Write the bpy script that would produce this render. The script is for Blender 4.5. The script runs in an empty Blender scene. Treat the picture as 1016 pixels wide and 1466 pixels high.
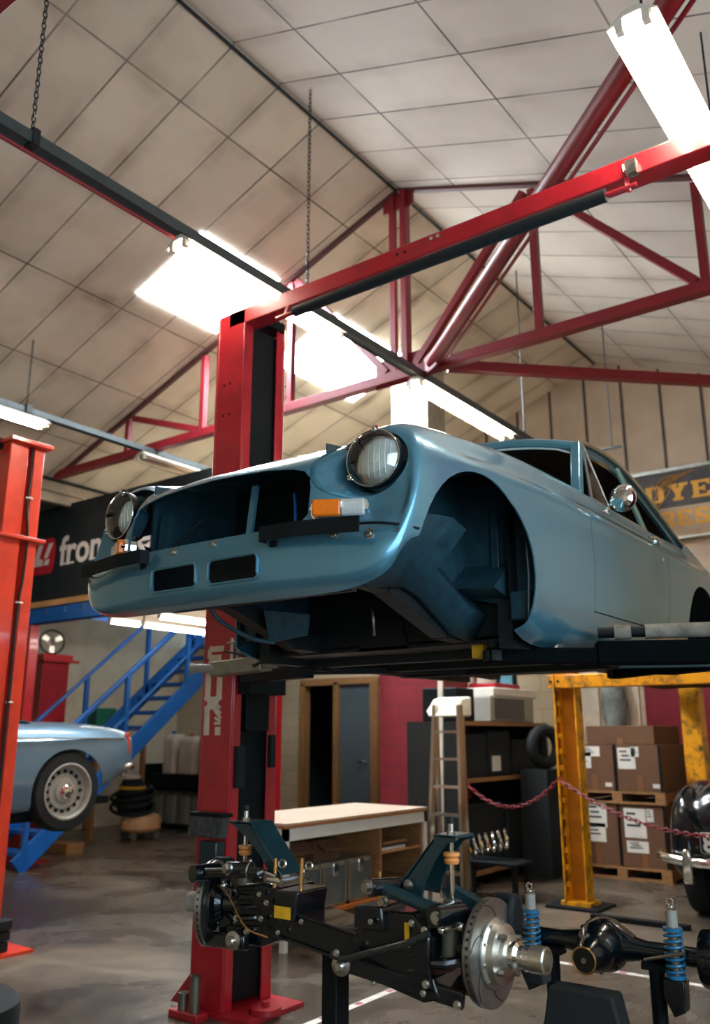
import bpy, bmesh, math, random
from mathutils import Vector as V, Matrix, Quaternion
random.seed(7)
SC = bpy.context.scene
COL = SC.collection
PI = math.pi

# ------------------------------------------------------------------ helpers
def s2l(c):
    return tuple(((v / 255.0) / 12.92 if v / 255.0 <= 0.04045 else (((v / 255.0) + 0.055) / 1.055) ** 2.4) for v in c)

def frame(ax):
    ax = V(ax).normalized()
    t = V((0, 0, 1)) if abs(ax.z) < 0.9 else V((1, 0, 0))
    u = ax.cross(t).normalized()
    return ax, u, ax.cross(u).normalized()

def cr(p0, p1, p2, p3, t):
    return 0.5 * ((2 * p1) + (-p0 + p2) * t + (2 * p0 - 5 * p1 + 4 * p2 - p3) * t * t + (-p0 + 3 * p1 - 3 * p2 + p3) * t * t * t)

def spline(pts, sub):
    pts = [V(p) for p in pts]
    out = []
    n = len(pts)
    for i in range(n - 1):
        a = pts[i - 1] if i > 0 else pts[0] * 2 - pts[1]
        d = pts[i + 2] if i + 2 < n else pts[-1] * 2 - pts[-2]
        for k in range(sub):
            out.append(cr(a, pts[i], pts[i + 1], d, k / sub))
    out.append(pts[-1])
    return out

def interp(tab, x):
    if x <= tab[0][0]: return tab[0][1]
    for (a, b), (c, d) in zip(tab, tab[1:]):
        if x <= c: return b + (d - b) * (x - a) / (c - a)
    return tab[-1][1]

ROOT = {}
class MB:
    def __init__(s): s.bm = bmesh.new(); s.mi = 0
    def mat(s, i): s.mi = i; return s
    def face(s, vs):
        try:
            f = s.bm.faces.new(vs); f.material_index = s.mi; return f
        except ValueError: return None
    def hexa(s, c):
        v = [s.bm.verts.new(p) for p in c]
        for q in ((0, 3, 2, 1), (4, 5, 6, 7), (0, 1, 5, 4), (1, 2, 6, 5), (2, 3, 7, 6), (3, 0, 4, 7)):
            s.face([v[i] for i in q])
        return s
    def box(s, x0, x1, y0, y1, z0, z1):
        return s.hexa([(x0, y0, z0), (x1, y0, z0), (x1, y1, z0), (x0, y1, z0), (x0, y0, z1), (x1, y0, z1), (x1, y1, z1), (x0, y1, z1)])
    def obox(s, c, size, rot=None):
        c = V(c); h = V(size) / 2
        R = rot or Matrix.Identity(3)
        P = [(-1, -1, -1), (1, -1, -1), (1, 1, -1), (-1, 1, -1), (-1, -1, 1), (1, -1, 1), (1, 1, 1), (-1, 1, 1)]
        return s.hexa([c + R @ V((a * h.x, b * h.y, d * h.z)) for a, b, d in P])
    def bar(s, p0, p1, w, h, up=(0, 0, 1), w1=None, h1=None):
        p0, p1 = V(p0), V(p1); ax = (p1 - p0).normalized(); up = V(up)
        if abs(ax.dot(up)) > .98: up = V((0, 1, 0))
        u = ax.cross(up).normalized(); v = u.cross(ax).normalized()
        w1 = w if w1 is None else w1; h1 = h if h1 is None else h1
        a = [p0 + u * (i * w / 2) + v * (j * h / 2) for i, j in ((-1, -1), (1, -1), (1, 1), (-1, 1))]
        b = [p1 + u * (i * w1 / 2) + v * (j * h1 / 2) for i, j in ((-1, -1), (1, -1), (1, 1), (-1, 1))]
        return s.hexa(a + b)
    def tube(s, pts, r, seg=10, closed=False, caps=True):
        pts = [V(p) for p in pts]; n = len(pts); rings = []
        rr = r if isinstance(r, (list, tuple)) else [r] * n
        T = []
        for i in range(n):
            a = pts[i - 1] if (i > 0 or closed) else pts[i]
            b = pts[(i + 1) % n] if (i < n - 1 or closed) else pts[i]
            T.append((b - a).normalized())
        _, u, _ = frame(T[0])
        for i in range(n):
            t = T[i]; u = (u - t * u.dot(t)).normalized(); w = t.cross(u)
            rings.append([s.bm.verts.new(pts[i] + (u * math.cos(2 * PI * k / seg) + w * math.sin(2 * PI * k / seg)) * rr[i]) for k in range(seg)])
        for i in range(n if closed else n - 1):
            A, B = rings[i], rings[(i + 1) % n]
            for k in range(seg): s.face([A[k], A[(k + 1) % seg], B[(k + 1) % seg], B[k]])
        if caps and not closed:
            s.face(rings[0][::-1]); s.face(rings[-1])
        return s
    def cyl(s, p0, p1, r0, r1=None, seg=20):
        return s.tube([p0, p1], [r0, r0 if r1 is None else r1], seg)
    def lathe(s, prof, o, ax, seg=28, cap=True):
        # prof: (radius, distance along axis)
        o = V(o); ax, u, w = frame(ax); rings = []
        for r, t in prof:
            if r < 1e-6: rings.append([s.bm.verts.new(o + ax * t)])
            else: rings.append([s.bm.verts.new(o + ax * t + (u * math.cos(2 * PI * k / seg) + w * math.sin(2 * PI * k / seg)) * r) for k in range(seg)])
        for A, B in zip(rings, rings[1:]):
            for k in range(seg):
                k2 = (k + 1) % seg
                if len(A) == 1 and len(B) == 1: continue
                if len(A) == 1: s.face([A[0], B[k2], B[k]])
                elif len(B) == 1: s.face([A[k], A[k2], B[0]])
                else: s.face([A[k], A[k2], B[k2], B[k]])
        if cap and len(rings[0]) > 1: s.face(rings[0][::-1])
        if cap and len(rings[-1]) > 1: s.face(rings[-1])
        return s
    def prism(s, pts, ext):
        pts = [V(p) for p in pts]; ext = V(ext)
        A = [s.bm.verts.new(p) for p in pts]; B = [s.bm.verts.new(p + ext) for p in pts]
        n = len(A)
        s.face(A[::-1]); s.face(B)
        for i in range(n): s.face([A[i], A[(i + 1) % n], B[(i + 1) % n], B[i]])
        return s
    def grid(s, rows, flip=False):
        R = [[s.bm.verts.new(p) for p in r] for r in rows]
        for a, b in zip(R, R[1:]):
            for i in range(len(a) - 1):
                q = [a[i], a[i + 1], b[i + 1], b[i]]
                s.face(q[::-1] if flip else q)
        return s
    def ball(s, c, r, sc=(1, 1, 1), seg=16, rings=10):
        c = V(c); prev = None
        R = []
        for i in range(rings + 1):
            th = PI * i / rings
            if i in (0, rings): R.append([s.bm.verts.new(c + V((0, 0, r * sc[2] * math.cos(th))))])
            else: R.append([s.bm.verts.new(c + V((r * sc[0] * math.sin(th) * math.cos(2 * PI * k / seg), r * sc[1] * math.sin(th) * math.sin(2 * PI * k / seg), r * sc[2] * math.cos(th)))) for k in range(seg)])
        for A, B in zip(R, R[1:]):
            for k in range(seg):
                k2 = (k + 1) % seg
                if len(A) == 1: s.face([A[0], B[k], B[k2]])
                elif len(B) == 1: s.face([A[k], B[0], A[k2]])
                else: s.face([A[k], B[k], B[k2], A[k2]])
        return s
    def torus(s, c, ax, R, r, seg=32, sg=10):
        ax, u, w = frame(ax)
        return s.tube([V(c) + (u * math.cos(2 * PI * k / seg) + w * math.sin(2 * PI * k / seg)) * R for k in range(seg)], r, sg, closed=True)
    def coil(s, p0, p1, R, r, turns, seg=14, sg=7):
        p0, p1 = V(p0), V(p1); ax, u, w = frame(p1 - p0); n = int(turns * seg)
        return s.tube([p0.lerp(p1, i / n) + (u * math.cos(2 * PI * i / seg) + w * math.sin(2 * PI * i / seg)) * R for i in range(n + 1)], r, sg)
    def hexbolt(s, c, ax, r, h):
        ax = V(ax).normalized(); c = V(c)
        s.cyl(c, c + ax * h * .35, r * 1.45, seg=16); s.cyl(c + ax * h * .35, c + ax * h, r, seg=6)
        return s
    def build(s, name, mats, parent=None, smooth=35, bevel=0, world=True, recalc=True):
        bm = s.bm
        if recalc: bmesh.ops.recalc_face_normals(bm, faces=bm.faces)
        me = bpy.data.meshes.new(name)
        bm.to_mesh(me); bm.free()
        return link(name, me, mats, parent, smooth, bevel, world)

def link(name, me, mats, parent=None, smooth=35, bevel=0, world=True):
    if not isinstance(mats, (list, tuple)): mats = [mats]
    if len(me.materials) == 0:
        for m in mats: me.materials.append(m)
    if parent is not None and world:
        p = parent; off = V((0, 0, 0))
        while p is not None: off += p.location; p = p.parent
        if off.length > 0: me.transform(Matrix.Translation(-off))
    if smooth:
        me.polygons.foreach_set('use_smooth', [True] * len(me.polygons))
        me.set_sharp_from_angle(angle=math.radians(smooth))
    o = bpy.data.objects.new(name, me); COL.objects.link(o)
    if parent is not None: o.parent = parent
    if bevel:
        m = o.modifiers.new('bevel', 'BEVEL'); m.width = bevel; m.segments = 2; m.limit_method = 'ANGLE'; m.angle_limit = math.radians(40)
    return o

def tag(o, label=None, cat=None, group=None, kind=None):
    if label: o['label'] = label
    if cat: o['category'] = cat
    if group: o['group'] = group
    if kind: o['kind'] = kind
    return o
def thing(name, label, cat, loc=(0, 0, 0), group=None, rz=0):
    o = bpy.data.objects.new(name, None); COL.objects.link(o)
    o.location = loc; o.rotation_euler = (0, 0, rz); o.empty_display_size = .1
    return tag(o, label, cat, group)
def struct(name, mb, mats, smooth=0, bevel=0):
    return tag(mb.build(name, mats, None, smooth, bevel), kind='structure')
def copy_tree(o, loc=None, label=None, rz=None, parent=None):
    c = o.copy(); COL.objects.link(c)
    if parent is not None: c.parent = parent
    if loc is not None: c.location = loc
    if rz is not None: c.rotation_euler = (0, 0, rz)
    if label: c['label'] = label
    for ch in list(o.children): copy_tree(ch, parent=c)
    return c

def temp_obj(mb, solid=0, off=0):
    bm = mb.bm
    bmesh.ops.recalc_face_normals(bm, faces=bm.faces)
    me = bpy.data.meshes.new('tmp'); bm.to_mesh(me); bm.free()
    o = bpy.data.objects.new('tmp', me); COL.objects.link(o)
    if solid:
        m = o.modifiers.new('s', 'SOLIDIFY'); m.thickness = solid; m.offset = off
    return o
def evaluated(o):
    bpy.context.view_layer.update()
    dg = bpy.context.evaluated_depsgraph_get()
    me = bpy.data.meshes.new_from_object(o.evaluated_get(dg), depsgraph=dg)
    return me
def boolean(me, ops):
    """me: mesh; ops: list of (operation, MB).  Returns a new mesh; helpers are removed."""
    me.materials.clear()
    o = bpy.data.objects.new('tmp', me); COL.objects.link(o)
    cut = []
    for op, mb in ops:
        c = temp_obj(mb); cut.append(c)
        m = o.modifiers.new('b', 'BOOLEAN'); m.operation = op; m.object = c; m.solver = 'EXACT'
    r = evaluated(o)
    for c in cut + [o]:
        bpy.data.objects.remove(c)
    r.materials.clear()
    return r

def text_mesh(body, size, bold=0.0, sx=1.0, depth=0.004, align='LEFT', shear=0):
    cu = bpy.data.curves.new('txt', 'FONT'); cu.body = body; cu.size = size; cu.offset = bold; cu.extrude = depth / 2; cu.align_x = align; cu.shear = shear
    cu.resolution_u = 4
    o = bpy.data.objects.new('txt', cu); COL.objects.link(o)
    me = evaluated(o); bpy.data.objects.remove(o); bpy.data.curves.remove(cu)
    me.transform(Matrix.Diagonal((sx, 1, 1, 1)))
    return me

# ------------------------------------------------------------------ materials
def nodes(name):
    m = bpy.data.materials.new(name); m.use_nodes = True
    nt = m.node_tree; b = nt.nodes['Principled BSDF']
    return m, nt, b
def mat(name, rgb, rough=.5, metal=0, var=.08, scale=8, coat=0, bump=0, spec=.5, rvar=.1, trans=0, ior=1.45, lin=False, dirt=None, dirt_amt=.5, dirt_scale=3, stretch=None):
    m, nt, b = nodes(name)
    c = rgb if lin else s2l(rgb)
    N = nt.nodes.new; L = nt.links.new
    tc = N('ShaderNodeTexCoord'); nz = N('ShaderNodeTexNoise'); nz.inputs['Scale'].default_value = scale; nz.inputs['Detail'].default_value = 5
    src = tc.outputs['Object']
    if stretch:
        mp = N('ShaderNodeMapping'); mp.inputs['Scale'].default_value = stretch; L(src, mp.inputs['Vector']); src = mp.outputs['Vector']
    L(src, nz.inputs['Vector'])
    mr = N('ShaderNodeMapRange'); mr.inputs['To Min'].default_value = 1 - var * 2; mr.inputs['To Max'].default_value = 1 + var * 2
    mr.inputs['From Min'].default_value = .25; mr.inputs['From Max'].default_value = .75
    L(nz.outputs['Fac'], mr.inputs['Value'])
    mx = N('ShaderNodeMix'); mx.data_type = 'RGBA'; mx.blend_type = 'MULTIPLY'; mx.inputs['Factor'].default_value = 1
    mx.inputs['A'].default_value = (*c, 1); L(mr.outputs['Result'], mx.inputs['B'])
    out = mx.outputs['Result']
    if dirt is not None:
        n2 = N('ShaderNodeTexNoise'); n2.inputs['Scale'].default_value = dirt_scale; n2.inputs['Detail'].default_value = 8; n2.inputs['Roughness'].default_value = .65
        L(tc.outputs['Object'], n2.inputs['Vector'])
        m2 = N('ShaderNodeMapRange'); m2.inputs['From Min'].default_value = .48; m2.inputs['From Max'].default_value = .7; m2.inputs['To Max'].default_value = dirt_amt
        L(n2.outputs['Fac'], m2.inputs['Value'])
        x2 = N('ShaderNodeMix'); x2.data_type = 'RGBA'; L(m2.outputs['Result'], x2.inputs['Factor']); L(out, x2.inputs['A']); x2.inputs['B'].default_value = (*s2l(dirt), 1)
        out = x2.outputs['Result']
    L(out, b.inputs['Base Color'])
    b.inputs['Metallic'].default_value = metal
    rr = N('ShaderNodeMapRange'); rr.inputs['To Min'].default_value = max(.02, rough - rvar * rough); rr.inputs['To Max'].default_value = min(1, rough + rvar * rough)
    L(nz.outputs['Fac'], rr.inputs['Value']); L(rr.outputs['Result'], b.inputs['Roughness'])
    b.inputs['Coat Weight'].default_value = coat; b.inputs['Coat Roughness'].default_value = .06
    b.inputs['Specular IOR Level'].default_value = spec
    b.inputs['Transmission Weight'].default_value = trans; b.inputs['IOR'].default_value = ior
    if bump:
        bp = N('ShaderNodeBump'); bp.inputs['Strength'].default_value = bump; bp.inputs['Distance'].default_value = .01
        L(nz.outputs['Fac'], bp.inputs['Height']); L(bp.outputs['Normal'], b.inputs['Normal'])
    return m
def emit(name, rgb, s):
    m, nt, b = nodes(name)
    b.inputs['Base Color'].default_value = (*rgb, 1); b.inputs['Emission Color'].default_value = (*rgb, 1); b.inputs['Emission Strength'].default_value = s
    return m

M = {}
M['paint'] = mat('blue_grey_paint', (82, 138, 160), .30, .62, .015, 3, coat=1, rvar=.03)
M['paint2'] = mat('silver_blue_paint', (98, 126, 146), .36, .45, .015, 3, coat=.8, rvar=.03)
M['paintin'] = mat('shaded_body_teal', (24, 54, 64), .5, .1, .15, 20, bump=.3)  # body colour darkened, so the wheel-well shade sits in the paint
M['under'] = mat('dark_underside', (6, 13, 16), .55, 0, .2, 8)
M['red'] = mat('red_gloss_paint', (168, 26, 38), .33, 0, .05, 5, coat=.4, dirt=(80, 14, 18), dirt_amt=.35, dirt_scale=6)
M['orange'] = mat('warm_lit_red_paint', (214, 62, 36), .33, 0, .05, 5, coat=.4, dirt=(90, 20, 18), dirt_amt=.3, dirt_scale=6)  # red paint with the orange light on the left post mixed in
M['dullblack'] = mat('dull_arm_black', (4, 8, 9), .9, 0, .2, 10, spec=.06)  # blacker, duller copy of the matt black, for the near lift arms
M['truss'] = mat('truss_red_paint', (122, 18, 28), .45, 0, .08, 6, dirt=(70, 16, 20), dirt_amt=.4)
M['black'] = mat('gloss_black', (7, 13, 16), .22, 0, .15, 20, coat=.5)
M['matblack'] = mat('matt_black', (6, 13, 16), .6, 0, .2, 10, spec=.25)
M['rubber'] = mat('black_rubber', (14, 18, 20), .75, 0, .2, 14)
M['greenblk'] = mat('dark_green_black', (18, 44, 48), .35, 0, .12, 12, coat=.3)
M['steel'] = mat('bare_steel', (176, 172, 164), .28, 1, .06, 20, rvar=.3)
M['alloy'] = mat('cast_alloy', (196, 190, 178), .33, 1, .05, 25, rvar=.25)
M['disc'] = mat('ground_steel', (150, 148, 142), .38, 1, .05, 20, rvar=.25)
M['lampglass'] = mat('lamp_reflector', (240, 240, 236), .3, .3, .02, 30)
M['chrome'] = mat('chrome', (226, 226, 222), .06, 1, .01, 4)
M['galv'] = mat('galvanised', (150, 148, 138), .45, .8, .12, 14)
M['dampr'] = mat('grey_damper', (120, 118, 106), .4, .7, .06, 8)
M['tan'] = mat('tan_bump_rubber', (196, 124, 62), .6, 0, .08, 12)
M['brass'] = mat('passivated_gold', (196, 150, 88), .32, 1, .1, 12)
M['yellowtag'] = mat('yellow_paint_tag', (216, 160, 30), .5, 0, .1, 30)
M['bluespring'] = mat('blue_spring', (26, 100, 140), .35, 0, .05, 12, coat=.4)
M['yellow'] = mat('yellow_lift_paint', (232, 158, 16), .45, 0, .06, 6, dirt=(46, 36, 34), dirt_amt=.95, dirt_scale=9)
M['bluesteel'] = mat('blue_steel', (14, 84, 158), .42, 0, .08, 6, dirt=(16, 50, 90), dirt_amt=.5)
M['cream'] = mat('cream_painted_block', (196, 182, 156), .75, 0, .05, 4, dirt=(150, 128, 98), dirt_amt=.4)
M['white'] = mat('off_white_paint', (214, 210, 200), .5, 0, .04, 8)
M['wood'] = mat('varnished_wood', (150, 96, 56), .45, 0, .15, 6, stretch=(1, 1, 8))
M['ply'] = mat('plywood', (146, 104, 64), .6, 0, .14, 5, stretch=(2, 8, 8))
M['orangeedge'] = mat('orange_ply_edge', (176, 96, 34), .5, 0, .1, 8)
M['card'] = mat('brown_cardboard', (100, 68, 46), .8, 0, .06, 6)
M['label'] = mat('white_paper', (214, 208, 198), .7, 0, .03, 10)
M['ink'] = mat('dark_ink', (40, 50, 58), .7, 0, .05, 10)
M['benchtop'] = mat('pale_worktop', (176, 156, 138), .4, 0, .06, 5, dirt=(150, 124, 104), dirt_amt=.4)
M['redblock'] = None
def thin_glass(name, gloss=.16):
    m, nt, b = nodes(name); nt.nodes.remove(b); N = nt.nodes.new; L = nt.links.new
    t = N('ShaderNodeBsdfTransparent'); t.inputs['Color'].default_value = (.96, .99, .99, 1); g = N('ShaderNodeBsdfGlossy'); g.inputs['Roughness'].default_value = .04
    f = N('ShaderNodeFresnel'); f.inputs['IOR'].default_value = 1.5; a = N('ShaderNodeMath'); a.operation = 'MULTIPLY_ADD'; a.inputs[1].default_value = 1.0; a.inputs[2].default_value = gloss * .5
    L(f.outputs[0], a.inputs[0]); mx = N('ShaderNodeMixShader'); L(a.outputs[0], mx.inputs[0]); L(t.outputs[0], mx.inputs[1]); L(g.outputs[0], mx.inputs[2]); L(mx.outputs[0], nt.nodes['Material Output'].inputs['Surface'])
    return m
M['glass'] = thin_glass('clear_glass')
M['amber'] = mat('amber_lens', (246, 120, 14), .12, 0, .02, 60, trans=.35, bump=.2)
M['clearlens'] = mat('clear_lens', (226, 226, 222), .12, 0, .02, 60, trans=.6, bump=.2)
M['redlens'] = mat('red_orange_lens', (210, 60, 24), .15, 0, .02, 60, trans=.3)
M['banner'] = mat('black_banner_cloth', (10, 22, 26), .7, 0, .15, 4)
M['bannerred'] = mat('banner_red', (170, 20, 42), .6, 0, .05, 8)
M['bannerwhite'] = mat('banner_white', (206, 196, 192), .6, 0, .03, 8)
M['signyellow'] = mat('sign_yellow', (204, 142, 14), .55, 0, .08, 10, dirt=(150, 90, 20), dirt_amt=.5, dirt_scale=5)
M['signblack'] = mat('sign_black', (52, 44, 40), .6, 0, .2, 5, dirt=(110, 90, 74), dirt_amt=.35)
M['signwhite'] = mat('sign_white', (164, 138, 110), .6, 0, .08, 5, dirt=(110, 70, 46), dirt_amt=.55, dirt_scale=5)
M['decal'] = mat('cream_decal', (206, 190, 170), .5, 0, .06, 20)
M['tray'] = mat('grey_cable_tray', (70, 76, 76), .5, .4, .1, 8)
M['traydark'] = mat('black_cable', (18, 26, 28), .5, 0, .1, 8)
M['lamp'] = mat('white_lamp_body', (206, 196, 180), .4, 0, .03, 8)
M['tubelit'] = emit('lit_tube', (1, .90, .76), 42)
M['tubeoff'] = mat('unlit_tube', (226, 196, 170), .3, 0, .03, 8)
M['skylight'] = emit('skylight_pane', (.80, .91, 1), 34)
M['mezzlit'] = emit('lit_mezzanine_tube', (1, .95, .86), 9)
M['greydoor'] = mat('grey_gloss_door', (96, 108, 116), .16, .3, .05, 3)
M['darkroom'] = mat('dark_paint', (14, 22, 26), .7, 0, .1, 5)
M['jug'] = mat('milky_plastic', (204, 188, 172), .45, 0, .06, 6)
M['greyjug'] = mat('grey_plastic', (120, 120, 108), .5, 0, .06, 6)
M['vac'] = mat('beige_plastic', (196, 152, 108), .4, 0, .05, 6)
M['bluebox'] = mat('blue_plastic', (14, 74, 168), .45, 0, .05, 6)
M['green'] = mat('green_plastic', (10, 92, 72), .5, 0, .1, 8)
M['redplastic'] = mat('red_plastic', (150, 22, 32), .4, 0, .1, 8)
M['redchain'] = mat('red_plastic_chain', (112, 16, 28), .5, 0, .05, 30)
M['darkwood'] = mat('dark_shelf', (20, 24, 24), .6, 0, .15, 5)
M['machine'] = mat('grey_machine', (150, 146, 138), .5, 0, .06, 6)
M['alu'] = mat('brushed_aluminium', (186, 178, 164), .3, 1, .06, 12, stretch=(1, 1, .1), rvar=.3)
M['case'] = mat('grey_alloy_case', (110, 118, 118), .4, .6, .12, 7)

def block_mat(name, rgb, mortar, bw, bh, rough=.6):
    m, nt, b = nodes(name); N = nt.nodes.new; L = nt.links.new
    tc = N('ShaderNodeTexCoord'); sp = N('ShaderNodeSeparateXYZ'); cb = N('ShaderNodeCombineXYZ'); ad = N('ShaderNodeMath')
    L(tc.outputs['Object'], sp.inputs[0]); L(sp.outputs['X'], ad.inputs[0]); L(sp.outputs['Y'], ad.inputs[1]); L(ad.outputs[0], cb.inputs['X']); L(sp.outputs['Z'], cb.inputs['Y'])
    br = N('ShaderNodeTexBrick'); br.inputs['Scale'].default_value = 1; br.inputs['Brick Width'].default_value = bw; br.inputs['Row Height'].default_value = bh; br.inputs['Mortar Size'].default_value = .006
    c = s2l(rgb); br.inputs['Color1'].default_value = (*c, 1); br.inputs['Color2'].default_value = (*[v * .9 for v in c], 1); br.inputs['Mortar'].default_value = (*s2l(mortar), 1)
    L(cb.outputs[0], br.inputs['Vector']); L(br.outputs['Color'], b.inputs['Base Color']); b.inputs['Roughness'].default_value = rough
    bp = N('ShaderNodeBump'); bp.inputs['Strength'].default_value = .4; bp.inputs['Distance'].default_value = .006; bp.invert = True
    L(br.outputs['Fac'], bp.inputs['Height']); L(bp.outputs['Normal'], b.inputs['Normal'])
    return m
M['redblock'] = block_mat('red_painted_block', (122, 26, 40), (98, 20, 32), .44, .215)
M['creamblock'] = block_mat('cream_block', (186, 168, 138), (162, 142, 114), .44, .215, .7)

def tile_mat(name, rgb, x0, px, y0, py, dirty=1.0):
    m, nt, b = nodes(name); N = nt.nodes.new; L = nt.links.new
    tc = N('ShaderNodeTexCoord'); sp = N('ShaderNodeSeparateXYZ'); L(tc.outputs['Object'], sp.inputs[0])
    def line(o, a, p, w):
        n1 = N('ShaderNodeMath'); n1.operation = 'SUBTRACT'; n1.inputs[1].default_value = a; L(o, n1.inputs[0])
        n2 = N('ShaderNodeMath'); n2.operation = 'DIVIDE'; n2.inputs[1].default_value = p; L(n1.outputs[0], n2.inputs[0])
        n3 = N('ShaderNodeMath'); n3.operation = 'PINGPONG'; n3.inputs[1].default_value = .5; L(n2.outputs[0], n3.inputs[0])
        n4 = N('ShaderNodeMath'); n4.operation = 'MULTIPLY'; n4.inputs[1].default_value = p; L(n3.outputs[0], n4.inputs[0])
        out = []
        for ww in (w, w * 12):
            r = N('ShaderNodeMapRange'); r.inputs['From Min'].default_value = ww * .4; r.inputs['From Max'].default_value = ww; r.inputs['To Min'].default_value = 1; r.inputs['To Max'].default_value = 0
            L(n4.outputs[0], r.inputs['Value']); out.append(r.outputs[0])
        return out, n2.outputs[0]
    (lx, sx), cx = line(sp.outputs['X'], x0, px, .010); (ly, sy), cy = line(sp.outputs['Y'], y0, py, .010)
    mxm = N('ShaderNodeMath'); mxm.operation = 'MAXIMUM'; L(lx, mxm.inputs[0]); L(ly, mxm.inputs[1])
    smm = N('ShaderNodeMath'); smm.operation = 'MAXIMUM'; L(sx, smm.inputs[0]); L(sy, smm.inputs[1])
    # per tile tone
    fx = N('ShaderNodeMath'); fx.operation = 'FLOOR'; L(cx, fx.inputs[0]); fy = N('ShaderNodeMath'); fy.operation = 'FLOOR'; L(cy, fy.inputs[0])
    cb = N('ShaderNodeCombineXYZ'); L(fx.outputs[0], cb.inputs[0]); L(fy.outputs[0], cb.inputs[1])
    wn = N('ShaderNodeTexWhiteNoise'); wn.noise_dimensions = '2D'; L(cb.outputs[0], wn.inputs['Vector'])
    tone = N('ShaderNodeMapRange'); tone.inputs['To Min'].default_value = .90; tone.inputs['To Max'].default_value = 1.04; L(wn.outputs['Value'], tone.inputs['Value'])
    nz = N('ShaderNodeTexNoise'); nz.inputs['Scale'].default_value = 1.6; nz.inputs['Detail'].default_value = 4; nz.inputs['Roughness'].default_value = .5; L(tc.outputs['Object'], nz.inputs['Vector'])
    st = N('ShaderNodeMapRange'); st.inputs['From Min'].default_value = .4; st.inputs['From Max'].default_value = .8; st.inputs['To Max'].default_value = .42 * dirty; L(nz.outputs['Fac'], st.inputs['Value'])
    smz = N('ShaderNodeMath'); smz.operation = 'MULTIPLY'; L(smm.outputs[0], smz.inputs[0]); L(st.outputs[0], smz.inputs[1])
    sum_ = N('ShaderNodeMath'); sum_.operation = 'MULTIPLY_ADD'; L(st.outputs[0], sum_.inputs[0]); sum_.inputs[1].default_value = .6; L(smz.outputs[0], sum_.inputs[2]); sum_.use_clamp = True
    base = N('ShaderNodeMix'); base.data_type = 'RGBA'; base.blend_type = 'MULTIPLY'; base.inputs['Factor'].default_value = 1; base.inputs['A'].default_value = (*s2l(rgb), 1); L(tone.outputs[0], base.inputs['B'])
    d = N('ShaderNodeMix'); d.data_type = 'RGBA'; L(sum_.outputs[0], d.inputs['Factor']); L(base.outputs['Result'], d.inputs['A']); d.inputs['B'].default_value = (*s2l((128, 106, 86)), 1)
    nl = N('ShaderNodeTexNoise'); nl.inputs['Scale'].default_value = 2.2; L(tc.outputs['Object'], nl.inputs['Vector'])
    lf = N('ShaderNodeMapRange'); lf.inputs['From Min'].default_value = .3; lf.inputs['From Max'].default_value = .6; lf.inputs['To Min'].default_value = .45; lf.inputs['To Max'].default_value = .95; L(nl.outputs['Fac'], lf.inputs['Value'])
    lm = N('ShaderNodeMath'); lm.operation = 'MULTIPLY'; L(mxm.outputs[0], lm.inputs[0]); L(lf.outputs[0], lm.inputs[1])
    f = N('ShaderNodeMix'); f.data_type = 'RGBA'; L(lm.outputs[0], f.inputs['Factor']); L(d.outputs['Result'], f.inputs['A']); f.inputs['B'].default_value = (*s2l((66, 58, 50)), 1)
    L(f.outputs['Result'], b.inputs['Base Color']); b.inputs['Roughness'].default_value = .8; b.inputs['Specular IOR Level'].default_value = .2
    return m
M['tileL'] = tile_mat('ceiling_tiles_left', (226, 210, 188), -4.40, .95, 2.14, .51, 1.2)
M['tileR'] = tile_mat('ceiling_tiles_right', (214, 202, 188), -3.24, .99, 2.12, .51, .8)

def floor_mat():
    m, nt, b = nodes('polished_concrete'); N = nt.nodes.new; L = nt.links.new
    tc = N('ShaderNodeTexCoord')
    n1 = N('ShaderNodeTexNoise'); n1.inputs['Scale'].default_value = .9; n1.inputs['Detail'].default_value = 8; n1.inputs['Roughness'].default_value = .6; n1.inputs['Distortion'].default_value = .6
    n2 = N('ShaderNodeTexNoise'); n2.inputs['Scale'].default_value = 7; n2.inputs['Detail'].default_value = 8
    L(tc.outputs['Object'], n1.inputs['Vector']); L(tc.outputs['Object'], n2.inputs['Vector'])
    cr_ = N('ShaderNodeValToRGB'); e = cr_.color_ramp.elements
    e[0].position = .32; e[0].color = (*s2l((46, 39, 33)), 1); e[1].position = .68; e[1].color = (*s2l((112, 98, 82)), 1)
    L(n1.outputs['Fac'], cr_.inputs['Fac'])
    mx = N('ShaderNodeMix'); mx.data_type = 'RGBA'; mx.blend_type = 'MULTIPLY'; mx.inputs['Factor'].default_value = .45; L(cr_.outputs['Color'], mx.inputs['A'])
    c2 = N('ShaderNodeMapRange'); c2.inputs['From Min'].default_value = .3; c2.inputs['From Max'].default_value = .65; c2.inputs['To Min'].default_value = .35; c2.inputs['To Max'].default_value = 1.15; L(n2.outputs['Fac'], c2.inputs['Value']); L(c2.outputs[0], mx.inputs['B'])
    L(mx.outputs['Result'], b.inputs['Base Color'])
    r = N('ShaderNodeMapRange'); r.inputs['From Min'].default_value = .3; r.inputs['From Max'].default_value = .7; r.inputs['To Min'].default_value = .16; r.inputs['To Max'].default_value = .42; L(n1.outputs['Fac'], r.inputs['Value']); L(r.outputs[0], b.inputs['Roughness'])
    bp = N('ShaderNodeBump'); bp.inputs['Strength'].default_value = .12; bp.inputs['Distance'].default_value = .01; L(n2.outputs['Fac'], bp.inputs['Height']); L(bp.outputs['Normal'], b.inputs['Normal'])
    return m
M['floor'] = floor_mat()
EXPO = 1.45; DAYF = 260; DAYR = 62
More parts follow.
